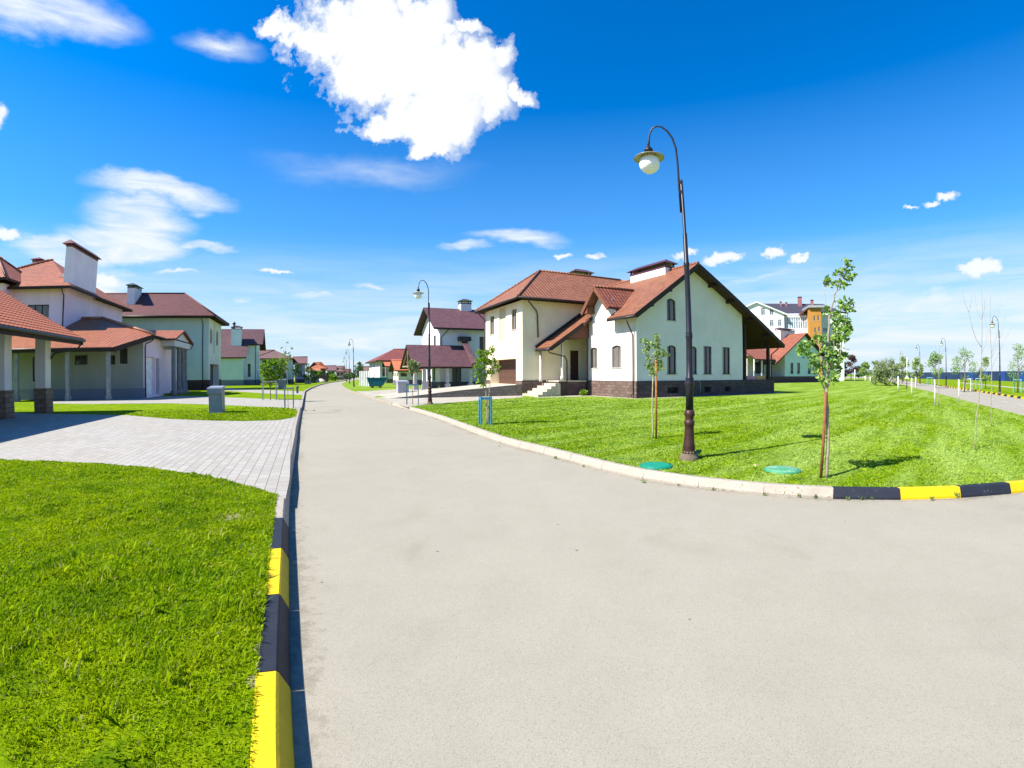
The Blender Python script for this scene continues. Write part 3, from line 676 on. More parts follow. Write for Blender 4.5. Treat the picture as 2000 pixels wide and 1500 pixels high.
def put_openings(par, W, holes, frame=DARKFR):
    for h in holes:
        k = h['kind']; d = h['depth']; a0, a1, z0 = h['a0'], h['a1'], h['z0']; fr = M('plain', h.get('frame', frame), .45); t = h.get('t', .07)
        X = hxs(h)
        if k == 'window':
            mb = MB(); zl = htop(h, a0)
            wbox(mb, W, a0, a0+t, -d, -d+.06, z0, zl); wbox(mb, W, a1-t, a1, -d, -d+.06, z0, zl)
            wbox(mb, W, a0+t, a1-t, -d, -d+.06, z0, z0+t)
            for p, q in zip(X, X[1:]):
                p_, q_ = max(p, a0+t), min(q, a1-t); zp, zq = htop(h, p_), htop(h, q_)
                mb.face([W.P(p_, -d+.06, zp), W.P(q_, -d+.06, zq), W.P(q_, -d+.06, zq-t), W.P(p_, -d+.06, zp-t)])
                mb.face([W.P(p_, -d+.06, zp-t), W.P(q_, -d+.06, zq-t), W.P(q_, -d, zq-t), W.P(p_, -d, zp-t)])
            for f in h.get('mull', (.42,)):
                x = a0+(a1-a0)*f; wbox(mb, W, x-t*.5, x+t*.5, -d, -d+.055, z0+t, htop(h, x)-t*.6)
            for f in h.get('trans', ()):
                z = z0+(h['z1']-z0)*f; wbox(mb, W, a0+t, a1-t, -d, -d+.052, z-t*.35, z+t*.35)
            fo = mb.build('window', fr, par)
            g = MB(); g.face([W.P(a0+t*.5, -d+.02, z0+t*.5), W.P(a1-t*.5, -d+.02, z0+t*.5)]+[W.P(min(max(x, a0+t*.5), a1-t*.5), -d+.02, htop(h, x)-t*.4) for x in reversed(X)])
            g.build('pane', M('glass', h.get('glass', (.012, .016, .02))), fo)
            if h.get('sill', True) and h['z1']-z0 > 1:
                s = MB(); wbox(s, W, a0-.08, a1+.08, -d+.05, .05, z0-.05, z0+.012); s.build('sill', M('plain', h.get('sillc', (.45, .43, .4)), .6), fo)
        elif k in ('door', 'garage'):
            mb = MB(); c = h.get('c', (.06, .03, .02))
            if k == 'garage':
                n = h.get('rows', 5); zs = [z0+(h['z1']-z0)*i/n for i in range(n+1)]
                for p, q in zip(zs, zs[1:]): wbox(mb, W, a0, a1, -d-.05, -d+.015, p+.012, q-.012)
                wbox(mb, W, a0, a1, -d-.06, -d, z0, h['z1'])
            else:
                wbox(mb, W, a0, a1, -d-.05, -d+.01, z0, h['z1']); wbox(mb, W, a0, a0+.07, -d+.01, -d+.05, z0, h['z1']); wbox(mb, W, a1-.07, a1, -d+.01, -d+.05, z0, h['z1'])
                wbox(mb, W, a0+.07, a1-.07, -d+.01, -d+.05, h['z1']-.07, h['z1'])
                for q in (.15, .58): wbox(mb, W, a0+.18, a1-.18, -d+.01, -d+.025, z0+(h['z1']-z0)*q, z0+(h['z1']-z0)*(q+.32))
            do = mb.build('garage_door' if k == 'garage' else 'door', M('wood', c) if h.get('wood', True) else M('plain', c, .5), par)
            if k == 'door':
                q = MB(); wbox(q, W, a0+.10, a0+.15, -d+.01, -d+.07, z0+.98, z0+1.14); q.build('handle', M('plain', (.4, .4, .38), .3, .8), do)
        elif k == 'dark':
            g = MB(); g.face([W.P(a0, -d+.004, z0), W.P(a1, -d+.004, z0), W.P(a1, -d+.004, h['z1']), W.P(a0, -d+.004, h['z1'])]); g.build(h.get('name', 'window'), M('glass'), par)
def slab(mb, top, th=.2, mt=0, mu=1, mf=1):
    """a roof plane: tiled top, boarded underside and edges"""
    n = (Vector(top[1])-Vector(top[0])).cross(Vector(top[2])-Vector(top[0])).normalized()
    if n.z < 0: top = top[::-1]
    mb.prism(top, th, mt, mf, mu)
def gutter(par, a, b, c=(.03, .022, .02), r=.075):
    mb = MB(); mb.tube([a, b], r, 8); return mb.build('gutter', M('plain', c, .4), par)
def downpipe(par, pts, c=(.045, .035, .03), r=.05):
    mb = MB(); mb.tube(pts, r, 8); return mb.build('downpipe', M('plain', c, .4), par)
def chimney(par, u0, u1, v0, v1, z0, z1, cap, c=(.74, .72, .68), gap=.14, capc=(.10, .035, .035), ov=.18, rise=.32, name='chimney'):
    mb = MB(); mb.box(u0, u1, v0, v1, z0, z1)
    ch = mb.build(name, M('stucco', c), par)
    mb = MB(); 
    for x in (u0+.06, u1-.06):
        for y in (v0+.06, v1-.06): mb.box(x-.05, x+.05, y-.05, y+.05, z1, z1+gap)
    mb.box(u0-.02, u1+.02, v0-.02, v1+.02, z1-.14, z1+.01)
    zb = z1+gap; A_ = [(u0-ov, v0-ov, zb), (u1+ov, v0-ov, zb), (u1+ov, v1+ov, zb), (u0-ov, v1+ov, zb)]
    mb.face(A_[::-1])
    if (u1-u0) > (v1-v0): e = (v1-v0)/2+ov*.6; T = [(u0-ov+e, (v0+v1)/2, zb+rise), (u1+ov-e, (v0+v1)/2, zb+rise)]; F = [(0, 1, T[1], T[0]), (1, 2, T[1]), (2, 3, T[0], T[1]), (3, 0, T[0])]
    else: e = (u1-u0)/2+ov*.6; T = [((u0+u1)/2, v0-ov+e, zb+rise), ((u0+u1)/2, v1+ov-e, zb+rise)]; F = [(0, 1, T[0]), (1, 2, T[1], T[0]), (2, 3, T[1]), (3, 0, T[0], T[1])]
    for f in F: mb.face([A_[q] if isinstance(q, int) else q for q in f])
    mb.build('chimney_cap', M('plain', capc, .4), ch); return ch
def hip_roof(par, u0, u1, v0, v1, z, run_end0, run_end1, zr, mt, mu, axis='u', th=.2, name='roof'):
    """hipped roof on the eave rectangle; run_end = plan length of the hip at each end of the ridge (0: gable)"""
    mb = MB()
    if axis == 'u':
        vm = (v0+v1)/2; a, b = (u0+run_end0, vm, zr), (u1-run_end1, vm, zr); q = [(u0, v0, z), (u1, v0, z), (u1, v1, z), (u0, v1, z)]
        slab(mb, [q[0], q[1], b, a], th); slab(mb, [q[2], q[3], a, b], th)
        if run_end0: slab(mb, [q[3], q[0], a], th)
        if run_end1: slab(mb, [q[1], q[2], b], th)
    else:
        um = (u0+u1)/2; a, b = (um, v0+run_end0, zr), (um, v1-run_end1, zr); q = [(u0, v0, z), (u1, v0, z), (u1, v1, z), (u0, v1, z)]
        slab(mb, [q[1], q[2], b, a], th); slab(mb, [q[3], q[0], a, b], th)
        if run_end0: slab(mb, [q[0], q[1], a], th)
        if run_end1: slab(mb, [q[2], q[3], b], th)
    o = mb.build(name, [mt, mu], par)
    if getattr(hip_roof, 'caps', True):
        c = MB(); c.tube([Vector(a)+Vector((0, 0, .03)), Vector(b)+Vector((0, 0, .03))], .10, 6)
        for e, end in ((a, run_end0), (b, run_end1)):
            if end:
                cs = sorted(q, key=lambda t: (Vector(t)-Vector(e)).length)[:2]
                for t in cs: c.tube([Vector(e)+Vector((0, 0, .03)), Vector(t)+Vector((0, 0, .03))], .10, 6)
        c.build('ridge_cap', mt, o)
    return o
def house(name, label, cat, org, a=AL, group=None):
    return root(name, label, cat, (org[0], org[1], 0), a, group), Fr(org, a)
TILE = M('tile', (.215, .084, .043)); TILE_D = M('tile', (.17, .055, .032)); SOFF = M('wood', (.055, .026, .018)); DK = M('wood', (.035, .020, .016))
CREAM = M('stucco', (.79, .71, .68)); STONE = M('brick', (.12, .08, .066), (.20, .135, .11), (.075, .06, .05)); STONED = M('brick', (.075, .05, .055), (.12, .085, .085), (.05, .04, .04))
# ------------------------------------------------------------------ the cream house on the corner
hr, MH = house('corner_house', 'big cream house with orange tiled roofs, stone base and entrance steps on the corner lawn', 'house', G(1243, 778, .15))
PL_ = 1.28                                                       # top of the stone base
gt = lambda u: min(5.55+.664*u, 9.10-.470*(u-5.35)) if u > 0 else 5.55
sl = lambda u: 9.63+.68*(u-5.28)
sr = lambda u: 9.63-.514*(u-5.28)
gl_ = lambda u: (sl(u) if u < 5.28 else sr(u))-.24
mb = MB()
Wg = Wl('-v', 0); hg = [hole(2.80, 3.64, 5.44, 6.99, .16, mull=(.40,)), hole(2.77, 3.64, 1.72, 3.73, .14, mull=(.40,)), hole(6.46, 7.35, 1.72, 3.78, mull=(.45,)), hole(8.61, 9.51, 1.72, 3.78, mull=(.45,)), hole(4.95, 5.75, 1.72, 3.73, .14, mull=(.45,))]
wallface(mb, Wg, 0, 11.1, PL_, gl_, hg, brk=(5.28,))
Wf = Wl('-u', 0); hf = [hole(4.44, 5.43, 2.18, 3.73, .13, glass=(.10, .09, .08)), hole(1.64, 2.68, 2.18, 3.74, .13, glass=(.10, .09, .08)), hole(2.62, 3.05, 6.55, 7.15, depth=.1, mull=())]
dtop = lambda v: 5.75 if not (2.15 <= v <= 5.35) else 6.35+(1.6-abs(v-3.75))*1.04-.2
dbrk = (2.15, 5.35, 3.75, 2.1499, 5.3501)
wallface(mb, Wf, 0, 5.75, PL_, dtop, hf, brk=dbrk)
wallface(mb, Wl('+u', 11.1), 0, 9, PL_, 6.2, [])
wallface(mb, Wl('+v', 14), 0, 11.1, PL_, 6, [])
# garage wing
WV = 7.6; WU = -4.6; WE = 15.2
Wc = Wl('-v', WV); hc = [hole(-.40, .42, PL_-.02, 3.62, depth=.15, kind='door', c=(.075, .035, .022))]
wallface(mb, Wc, WU, 11, PL_, 7.35, hc, 2)
wallface(mb, Wl('+v', 5.75), 0, 1.6, PL_, 6.2, []); wallface(mb, Wl('-u', 1.6), 5.75, WV, PL_, 6.6, [])
Wd = Wl('-u', WU); hd = [hole(13.15, 14.08, 5.2, 6.82, depth=.16, glass=(.10, .09, .08), mull=(.5,)), hole(8.62, 9.54, 5.22, 6.84, depth=.16, glass=(.10, .09, .08), mull=(.5,)), hole(10.66, 12.02, 4.53, 7.3, depth=.10, kind='niche', m=1), hole(8.73, 13.9, .93, 2.98, depth=.8, kind='garage', c=(.075, .036, .024), rows=4)]
wallface(mb, Wd, WV, WE, .9, 7.35, hd, 2)
wallface(mb, Wl('+v', WE), WU, 11, .15, 7.35, [])
mb.face([(-.0, 2.3, 5.6), (.5, 2.3, 6.2), (0, 2.3, 6.2)]); mb.face([(-.0, 5.2, 5.6), (.5, 5.2, 6.2), (0, 5.2, 6.2)])
mb.build('wall', [CREAM, M('stucco', (.60, .50, .33)), M('stucco', (.84, .73, .52))], hr)
put_openings(hr, Wg, hg); put_openings(hr, Wf, hf, (.16, .13, .11)); put_openings(hr, Wc, hc); put_openings(hr, Wd, hd, (.16, .13, .11))
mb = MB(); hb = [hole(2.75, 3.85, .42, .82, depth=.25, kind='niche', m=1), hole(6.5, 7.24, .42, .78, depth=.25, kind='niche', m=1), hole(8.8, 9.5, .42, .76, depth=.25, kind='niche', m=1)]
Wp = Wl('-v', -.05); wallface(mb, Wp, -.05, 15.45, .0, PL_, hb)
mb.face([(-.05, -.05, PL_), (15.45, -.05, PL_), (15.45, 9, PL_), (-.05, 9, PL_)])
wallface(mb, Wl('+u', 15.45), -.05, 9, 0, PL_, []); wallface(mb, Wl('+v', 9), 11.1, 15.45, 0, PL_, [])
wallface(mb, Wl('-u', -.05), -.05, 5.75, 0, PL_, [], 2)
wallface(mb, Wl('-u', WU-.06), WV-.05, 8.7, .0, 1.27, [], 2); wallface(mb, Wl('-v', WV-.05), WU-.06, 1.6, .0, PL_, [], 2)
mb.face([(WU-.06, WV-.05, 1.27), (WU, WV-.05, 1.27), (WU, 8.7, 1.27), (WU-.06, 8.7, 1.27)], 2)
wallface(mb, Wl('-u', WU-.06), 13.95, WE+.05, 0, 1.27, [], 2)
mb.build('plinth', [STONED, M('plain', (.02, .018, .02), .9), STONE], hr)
# roofs
mb = MB(); uL = -.67; uR = 15.81; v0 = -.8; v9 = 11.0; uP = -3.45; vP = 5.3
zz = lambda u: (u, sl(u))
slab(mb, [(uL, v0, sl(uL)), (uL, 2.35, sl(uL)), (.35, 2.35, sl(.35)), (.35, 5.02, sl(.35)), (uL, 5.02, sl(uL)), (uL, vP, sl(uL)), (uP, vP, sl(uP)), (uP, WV-.03, sl(uP)), (.9, WV-.03, sl(.9)), (.9, v9, sl(.9)), (5.28, v9, 9.63), (5.28, v0, 9.63)], .24)
slab(mb, [(5.28, v0, 9.63), (5.28, v9, 9.63), (uR, v9, sr(uR)), (uR, v0, sr(uR))], .24)
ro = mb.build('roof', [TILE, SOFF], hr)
mb = MB(); mb.tube([(5.28, v0, 9.66), (5.28, v9, 9.66)], .11, 6); mb.build('ridge_cap', TILE, ro)
for u_ in (.9, 2.6, 4.2, 7.2, 9.2, 11.6, 13.8):
    mb = MB(); z = (sl(u_) if u_ < 5.28 else sr(u_))-.36; mb.box(u_-.09, u_+.09, v0+.1, .02, z-.11, z+.08); mb.build('rafter', DK, ro)
# barge boards along the verge
mb = MB(); mb.bar((uL-.05, v0-.03, sl(uL)-.17), (5.28, v0-.03, 9.63-.16), .06, .32); mb.bar((5.28, v0-.03, 9.63-.16), (uR+.05, v0-.03, sr(uR)-.17), .06, .32); mb.build('barge_board', DK, ro)
# dormer
mb = MB(); du = -.72; dz = lambda v: 8.06-1.04*abs(v-3.75)
for s, ve in ((1, 5.35), (-1, 2.15)):
    zb = dz(ve); slab(mb, [(du, 3.75, 8.06), (du, ve, zb), ((zb-9.63)/.68+5.28, ve, zb), ((8.06-9.63)/.68+5.28, 3.75, 8.06)], .16)
dr = mb.build('dormer', [TILE_D, M('wood', (.14, .05, .03))], hr)
mb = MB(); mb.tube([(du, 3.75, 8.09), (2.97, 3.75, 8.09)], .10, 6); mb.build('ridge_cap', TILE, dr)
mb = MB(); mb.bar((du-.03, 3.75, 7.96), (du-.03, 5.42, dz(5.42)-.1), .06, .28); mb.bar((du-.03, 3.75, 7.96), (du-.03, 2.08, dz(2.08)-.1), .06, .28)
mb.box(du+.05, .02, 4.75, 5.3, 6.22, 6.75); mb.build('barge_board', M('wood', (.16, .06, .035)), dr)
# boards and posts of the porch under the long roof slope
mb = MB(); mb.bar((uP-.05, WV-.06, sl(uP)+.10), (.8, WV-.06, sl(.8)+.10), .05, .24); mb.bar((uP-.05, vP-.03, sl(uP)-.15), (uL-.02, vP-.03, sl(uL)-.16), .05, .30); mb.build('barge_board', DK, ro)
mb = MB(); mb.prism([(-2.3, 5.5, sl(-2.3)-.25), (-.02, 5.5, sl(-.02)-.25), (-.02, 5.5, 4.45), (-2.3, 5.5, 4.35)], (0, .06, 0)); mb.build('gable_board', M('wood', (.12, .045, .03)), ro)
for u_, v_, zb in ((-2.33, 5.62, PL_), (-3.2, 7.35, PL_-.1)):
    mb = MB(); mb.lathe([(.13, zb), (.13, zb+.3), (.085, zb+.35), (.085, sl(u_)-.22)], (u_, v_), 10); mb.build('porch_post', M('plain', (.60, .56, .50), .8), hr)
# platform and steps
mb = MB(); mb.box(-2.55, -.02, 5.72, WV-.06, .0, PL_-.10, 1); mb.box(-2.6, 1.58, 5.67, WV-.06, PL_-.10, PL_-.015, 0)
for k in range(6): mb.box(-2.55-.42*(k+1), -2.55-.42*k, 5.5-.12*k, WV-.06, 0, PL_-.02-.19*(k+1), 0)
mb.build('steps', [M('plain', (.46, .42, .33), .9, 0., .25, 4.), STONED], hr)
# wing roof
hip_roof(hr, WU-.7, 11.7, 6.85, 15.95, 7.5, 4.25, 4.0, 10.68, TILE, SOFF, 'u', .22, 'wing_roof')
gutter(hr, (WU-.72, 6.78, 7.4), (2.2, 6.78, 7.4)); gutter(hr, (WU-.77, 6.8, 7.4), (WU-.77, 15.9, 7.4)); gutter(hr, (uL-.06, v0, sl(uL)-.16), (uL-.06, 2.2, sl(uL)-.16)); gutter(hr, (uR+.06, v0, sr(uR)-.2), (uR+.06, v9, sr(uR)-.2)); gutter(hr, (uP-.07, vP, sl(uP)-.16), (uP-.07, WV-.1, sl(uP)-.16))
downpipe(hr, [(-4.45, 6.8, 7.35), (-4.40, 6.9, 7.15), (-3.5, 7.45, 6.6), (-3.35, 7.52, 6.3), (-3.3, 7.52, 4.55)]); downpipe(hr, [(-.12, 5.5, 5.4), (-.12, 5.6, 4.9), (-.12, 5.62, .3)])
downpipe(hr, [(uL, .2, 5.3), (uL+.1, .2, 5.1), (-.11, .22, 4.3), (-.11, .22, .5), (-.3, .22, .28)]); downpipe(hr, [(uP-.05, 5.6, sl(uP)-.2), (uP+.05, 5.58, sl(uP)-.4), (-2.2, 5.5, 3.05), (-2.0, 5.5, 2.75), (-1.97, 5.5, .3)])
downpipe(hr, [(15.8, -.3, 4.05), (15.75, -.2, 3.85), (14.98, -.1, 3.4), (14.95, -.1, 3.1), (14.95, -.1, PL_)]); downpipe(hr, [(WU-.75, 15.1, 7.35), (WU-.65, 15.1, 7.1), (WU-.08, 15.12, 6.6), (WU-.08, 15.12, 1.3)])
for (u_, v_) in ((11.55, .15), (14.8, .15), (14.8, 8.5)):
    mb = MB(); mb.box(u_-.11, u_+.11, v_-.11, v_+.11, PL_, 5.7 if u_ < 12 else 4.5); mb.box(u_-.14, u_+.14, v_-.14, v_+.14, 4.4 if u_ > 12 else 5.5, 4.55 if u_ > 12 else 5.65); mb.build('porch_post', DK, hr)
chimney(hr, 4.75, 5.75, 2.1, 6.3, 8.6, 9.95, None, (.78, .75, .68), .22, (.085, .03, .045), .25, .40)
chimney(hr, 2.9, 4.7, 11.9, 12.7, 9.6, 10.95, None, (.78, .75, .68), .2, (.10, .05, .06), .25, .35)
mb = MB(); wbox(mb, Wd, 8.85, 9.45, -.79, -.7, 2.5, 2.88); mb.build('sign_plate', M('plain', (.6, .55, .52), .6), hr)
mb = MB(); mb.tube([(5.72, -.09, 1.2), (5.9, -.1, 1.22), (5.98, -.1, 1.1), (5.98, -.1, .2)], .02, 6); mb.build('pipe', M('plain', (.4, .4, .4), .4), hr)
# things left on the porch
def crate_row(u0, u1, v, c, name, label, cat):
    mb = MB()
    n = max(2, int((u1-u0)/.35))
    for i in range(n): mb.box(u0+(u1-u0)*i/n+.01, u0+(u1-u0)*(i+1)/n-.01, v, v+.35, PL_+.003, PL_+.30+.01*(i % 2))
    x, y = MH.wor((u0+u1)/2, v); o = mb.build(name, M('plain', c, .8, 0., .25, 5.), None, (MH.o[0], MH.o[1], 0), AL); return tag(o, label, cat)
crate_row(11.75, 13.25, .25, (.62, .30, .34), 'block_stack', 'pink row of building blocks laid on the porch edge', 'building blocks')
crate_row(13.3, 14.6, .25, (.68, .36, .14), 'block_stack', 'orange row of building blocks beside the pink one on the porch', 'building blocks')
# paved strip at the foot of the house and the ramp to its garage
sheet('pavement', ccw([MH.wor(*p) for p in ((-.75, -.75), (16.2, -.75), (16.2, -.06), (-.06, -.06), (-.06, 5.6), (-2.2, 5.6), (-2.2, 4.8), (-5.3, 4.8), (-5.3, 4.0), (-.75, 4.0))]), .158, .02, concrete)
mb = MB()
mb.prism([(WU+.05, 7.75, .93), (WU+.05, 14.4, .93), (-9.5, 14.4, .58), (-9.5, 7.75, .58)], .8); mb.prism([(-9.5, 7.75, .58), (-9.5, 14.4, .58), (-14.5, 14.4, .166), (-14.5, 7.75, .166)], .5)
mb.build('driveway', M('plain', (.36, .33, .27), .9, 0., .2, 1.2), None, (MH.o[0], MH.o[1], 0), AL)['kind'] = 'structure'
mb = MB(); mb.prism([(WU-.08, 7.72, 1.0), (WU-.08, 7.58, 1.0), (-9.5, 7.58, .63), (-14, 7.58, .2), (-14, 7.72, .2), (-9.5, 7.72, .63)], 1.0); tag(mb.build('ramp_wall', M('brick', (.20, .17, .135), (.27, .235, .19), (.13, .11, .09)), None, (MH.o[0], MH.o[1], 0), AL), 'low sloping stone wall beside the ramp to the garage of the cream corner house', 'wall')
# ------------------------------------------------------------------ houses on the left side of the street
ORANGE = M('tile', (.28, .093, .038)); BROWN = M('shingle', (.100, .034, .030)); PURPLE = M('shingle', (.095, .045, .052)); REDT = M('shingle', (.16, .04, .03))
# --- open carport nearest the viewer
cr, CF = house('carport', 'open carport with orange tiled roof on stone based posts, at the left edge', 'carport', G(86, 806, .15))
mb = MB(); zc = lambda u: 3.68+.52*(1.55-u); ue = 1.55; ur = -5.5
slab(mb, [(ue, -16, zc(ue)), (ue, 1.05, zc(ue)), (ur, 1.05, zc(ur)), (ur, -16, zc(ur))], .16); slab(mb, [(ur, -16, zc(ur)), (ur, 1.05, zc(ur)), (-12.5, 1.05, zc(ue)), (-12.5, -16, zc(ue))], .16)
# rolled tiles as real relief on the slope in view
def tile_relief(par, u_e, u_r, va, vb, zf, m):
    nv = int((vb-va)/.07); rows = int((u_e-u_r)/.36*1.12)+1; mb2 = MB(); W_ = nv+1
    for r_ in range(rows):
        for sub, lift in ((0., .034), (1., .010)):
            for k in range(W_):
                v = va+(vb-va)*k/nv; u = u_e-(u_e-u_r)*(min(r_+sub, rows))/rows
                mb2.v.append((u, v, zf(u)+lift+.024*abs(math.sin(math.pi*v/.30))))
    for r_ in range(rows):
        b = r_*2*W_
        for k in range(nv):
            mb2.f.append((b+k, b+k+1, b+W_+k+1, b+W_+k)); mb2.m.append(0); mb2.s.append(False)
            if r_: mb2.f.append((b-W_+k, b-W_+k+1, b+k+1, b+k)); mb2.m.append(0); mb2.s.append(False)
    o = mb2.build('tiles', m, par); return o
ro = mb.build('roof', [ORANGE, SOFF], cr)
ORP = M('clay', (.44, .135, .055))
tile_relief(ro, ue+.05, ur, -16, 1.08, zc, ORP)
mb = MB(); mb.bar((ue+.03, -16, zc(ue)-.16), (ue+.03, 1.1, zc(ue)-.16), .05, .34); mb.bar((ue, 1.08, zc(ue)-.10), (ur, 1.08, zc(ur)-.10), .05, .26); mb.build('fascia', DK, ro)
gutter(cr, (ue+.12, -16, zc(ue)-.10), (ue+.12, 1.1, zc(ue)-.10)); downpipe(cr, [(ue+.1, .9, zc(ue)-.2), (ue-.1, .8, zc(ue)-.5), (.45, .3, zc(ue)-.75), (.32, .2, zc(ue)-1.0)])
for v_ in (0, -3.45, -6.9, -10.5):
    mb = MB(); mb.box(-.27, .27, v_-.27, v_+.27, 1.3, 3.75, 0); mb.build('post', CREAM, cr)
    mb = MB(); mb.box(-.33, .33, v_-.33, v_+.33, .0, 1.3, 0); mb.build('post_base', M('brick', (.20, .13, .095), (.30, .20, .15), (.12, .09, .07)), cr)
mb = MB(); mb.box(-.2, .2, -15.9, .35, 3.62, 3.86); mb.build('beam', SOFF, cr)
mb = MB(); mb.box(-12, -11.7, -15.5, .5, 0, 3.7); mb.build('wall', M('stucco', (.62, .60, .56)), cr)
# --- big two-storey house with orange roofs
br_, B = house('villa', 'big pale villa with orange roofs, wide white chimney slab and garage wing behind the carport', 'house', G(281, 778, .15))
PINK = M('stucco', (.88, .69, .80)); zq = lambda v: 3.86+.33*(v+3)
mb = MB()
W1 = Wl('-v', 0); h1 = [hole(-5.6, -4.53, 2.76, 3.47, mull=(.5,)), hole(-2.72, -2.27, 2.74, 3.44, mull=()), hole(-1.9, -1.27, 2.76, 3.95, mull=(.5,)), hole(-9.2, -8.4, 1.5, 3.4, mull=(.5,))]
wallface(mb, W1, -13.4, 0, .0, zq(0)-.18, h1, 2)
W2 = Wl('+u', 0); h2 = [hole(.5, 3.05, .34, 3.35, depth=.3, kind='garage', c=(.88, .87, .82), rows=6, wood=False), hole(3.25, 4.25, .3, 3.3, depth=.3, kind='niche', m=1)]
wallface(mb, W2, 0, 5.4, .0, 4.9, h2); wallface(mb, Wl('-v', 5.4), -2, 0, 0, 5.4, []); wallface(mb, Wl('+u', -1.4), 5.4, 15, 0, 5.4, [])
W3 = Wl('-v', 3); h3 = [hole(-11.5, -9.5, 6.5, 7.8, mull=(.33, .66))]
wallface(mb, W3, -13.05, -8.1, 4.5, 9.1, h3)
wallface(mb, Wl('+u', -8.1), 3, 16.7, 4.5, 9.1, []); wallface(mb, Wl('+v', 16.7), -18, -8.1, 0, 9.1, [])
wallface(mb, Wl('-v', 1.6), -20, -13.05, 0, 9.4, []); wallface(mb, Wl('+u', -13.05), 1.6, 6, 4.5, 9.4, [])
mb.build('wall', [PINK, M('plain', (.05, .05, .06), .6), M('stucco', (.30, .31, .29))], br_)  # last stucco, front low wall: porch overhang's shade put into a darker grey
put_openings(br_, W1, h1); put_openings(br_, W2, h2); put_openings(br_, W3, h3)
mb = MB(); wallface(mb, Wl('-v', -.04), -13.4, .04, 0, .92, []); wallface(mb, Wl('+u', .04), -.04, .48, 0, .92, []); mb.build('plinth', M('stucco', (.20, .21, .25)), br_)
mb = MB(); slab(mb, [(-13.4, -3, 3.86), (-1.25, -3, 3.86), (.62, .5, zq(.5)), (-6.1, 6.5, zq(6.5)), (-8.1, 6.5, zq(6.5)), (-8.1, 3, zq(3)), (-13.4, 3, zq(3))], .2)
slab(mb, [(.62, .5, zq(.5)), (.62, 13, zq(.5)), (-6.1, 13, zq(6.5)), (-6.1, 6.5, zq(6.5))], .2)
lr = mb.build('lower_roof', [ORANGE, DK], br_)
mb = MB(); mb.tube([(-6.1, 6.5, zq(6.5)+.05), (.62, .5, zq(.5)+.05)], .13, 6); mb.tube([(-6.1, 6.5, zq(6.5)+.05), (-8.1, 6.5, zq(6.5)+.05)], .13, 6); mb.build('ridge_cap', M('plain', (.40, .17, .10), .5), lr)
mb = MB(); mb.bar((-1.2, -3.03, zq(-3)-.16), (.66, .48, zq(.5)-.16), .06, .36); mb.bar((-13.4, -3.03, 3.72), (-1.2, -3.03, 3.72), .05, .3); mb.build('fascia', DK, lr)
gutter(br_, (-13.4, -3.1, 3.8), (-1.3, -3.1, 3.8)); gutter(br_, (.70, .5, 4.9), (.70, 8, 4.9))
downpipe(br_, [(.66, .7, 4.85), (.5, .6, 4.55), (.1, .3, 4.3), (.08, .25, 4.0), (.08, .25, .2)])
for u_ in (-1.75, -4.9, -9.0):
    mb = MB(); mb.box(u_-.13, u_+.13, -2.75, -2.49, .1, 3.75); mb.box(u_-.18, u_+.18, -2.8, -2.44, .1, .5); mb.build('porch_post', M('plain', (.27, .28, .28), .7), br_)
hip_roof(br_, -19, -7.25, 2.15, 17.6, 9.2, 5.5, 5.9, 13.1, ORANGE, DK, 'u', .22, 'upper_roof')
hip_roof(br_, -21, -12.4, .85, 8, 9.75, 3.2, 3.4, 12.4, ORANGE, DK, 'u', .22, 'upper_roof')
downpipe(br_, [(-8.0, 2.2, 9.0), (-8.05, 2.35, 8.8), (-8.15, 2.92, 8.5), (-8.15, 2.92, 5.9)])
chimney(br_, -8.3, -7.8, 3.0, 8.65, 9.12, 12.75, None, (.88, .78, .86), .10, (.16, .05, .045), .3, .42)
chimney(br_, -15.2, -14.2, 9.6, 10.8, 12.3, 13.05, None, (.7, .68, .7), .10, (.16, .05, .045), .2, .3)
mb = MB(); mb.prism([(-9.45, 4.3, 10.32), (-8.32, 4.3, 10.32), (-8.32, 4.3, 11.2)], (0, 1.9, 0), 1, 0, 0); mb.build('cricket', [ORANGE, M('stucco', (.7, .66, .64))], br_)
# portico on the street side
mb = MB(); pu_ = 1.3; pk = B.pu(357, 645, pu_); pl = B.pu(341, 661, pu_); pr = (2*pk[0]-pl[0]+.6, pl[1])
mb.face([(pu_-.1, pl[0]+.3, pl[1]), (pu_-.1, pr[0]-.3, pr[1]), (pu_-.1, pk[0], pk[1]-.2)], 2)
slab(mb, [(pu_+.2, pl[0]-.2, pl[1]), (pu_+.2, pk[0], pk[1]), (-5, pk[0], pk[1]), (-5, pl[0]-.2, pl[1])], .16); slab(mb, [(pu_+.2, pk[0], pk[1]), (pu_+.2, pr[0]+.2, pr[1]), (-5, pr[0]+.2, pr[1]), (-5, pk[0], pk[1])], .16)
mb.box(-1.4, pu_-.05, pl[0]+.2, pr[0]-.2, pl[1]-.62, pl[1]-.12, 2)
por = mb.build('portico_roof', [ORANGE, M('wood', (.16, .05, .04)), M('stucco', (.62, .60, .60))], br_)
for cx_ in (339, 349.5, 356.5, 361.5):
    v_ = B.pu(cx_, 715, pu_-.3)[0]; mb = MB(); mb.lathe([(.30, .1), (.30, .55), (.20, .62), (.19, pl[1]-.75), (.27, pl[1]-.66), (.27, pl[1]-.6)], (pu_-.3, v_), 12); mb.build('column', M('plain', (.22, .22, .22), .8), br_)
downpipe(br_, [(pu_+.2, pr[0]+.1, pr[1]-.1), (pu_, pr[0]+.1, pr[1]-.5), (.2, pr[0]+.1, pr[1]-1.0), (.15, pr[0]+.1, .3)])
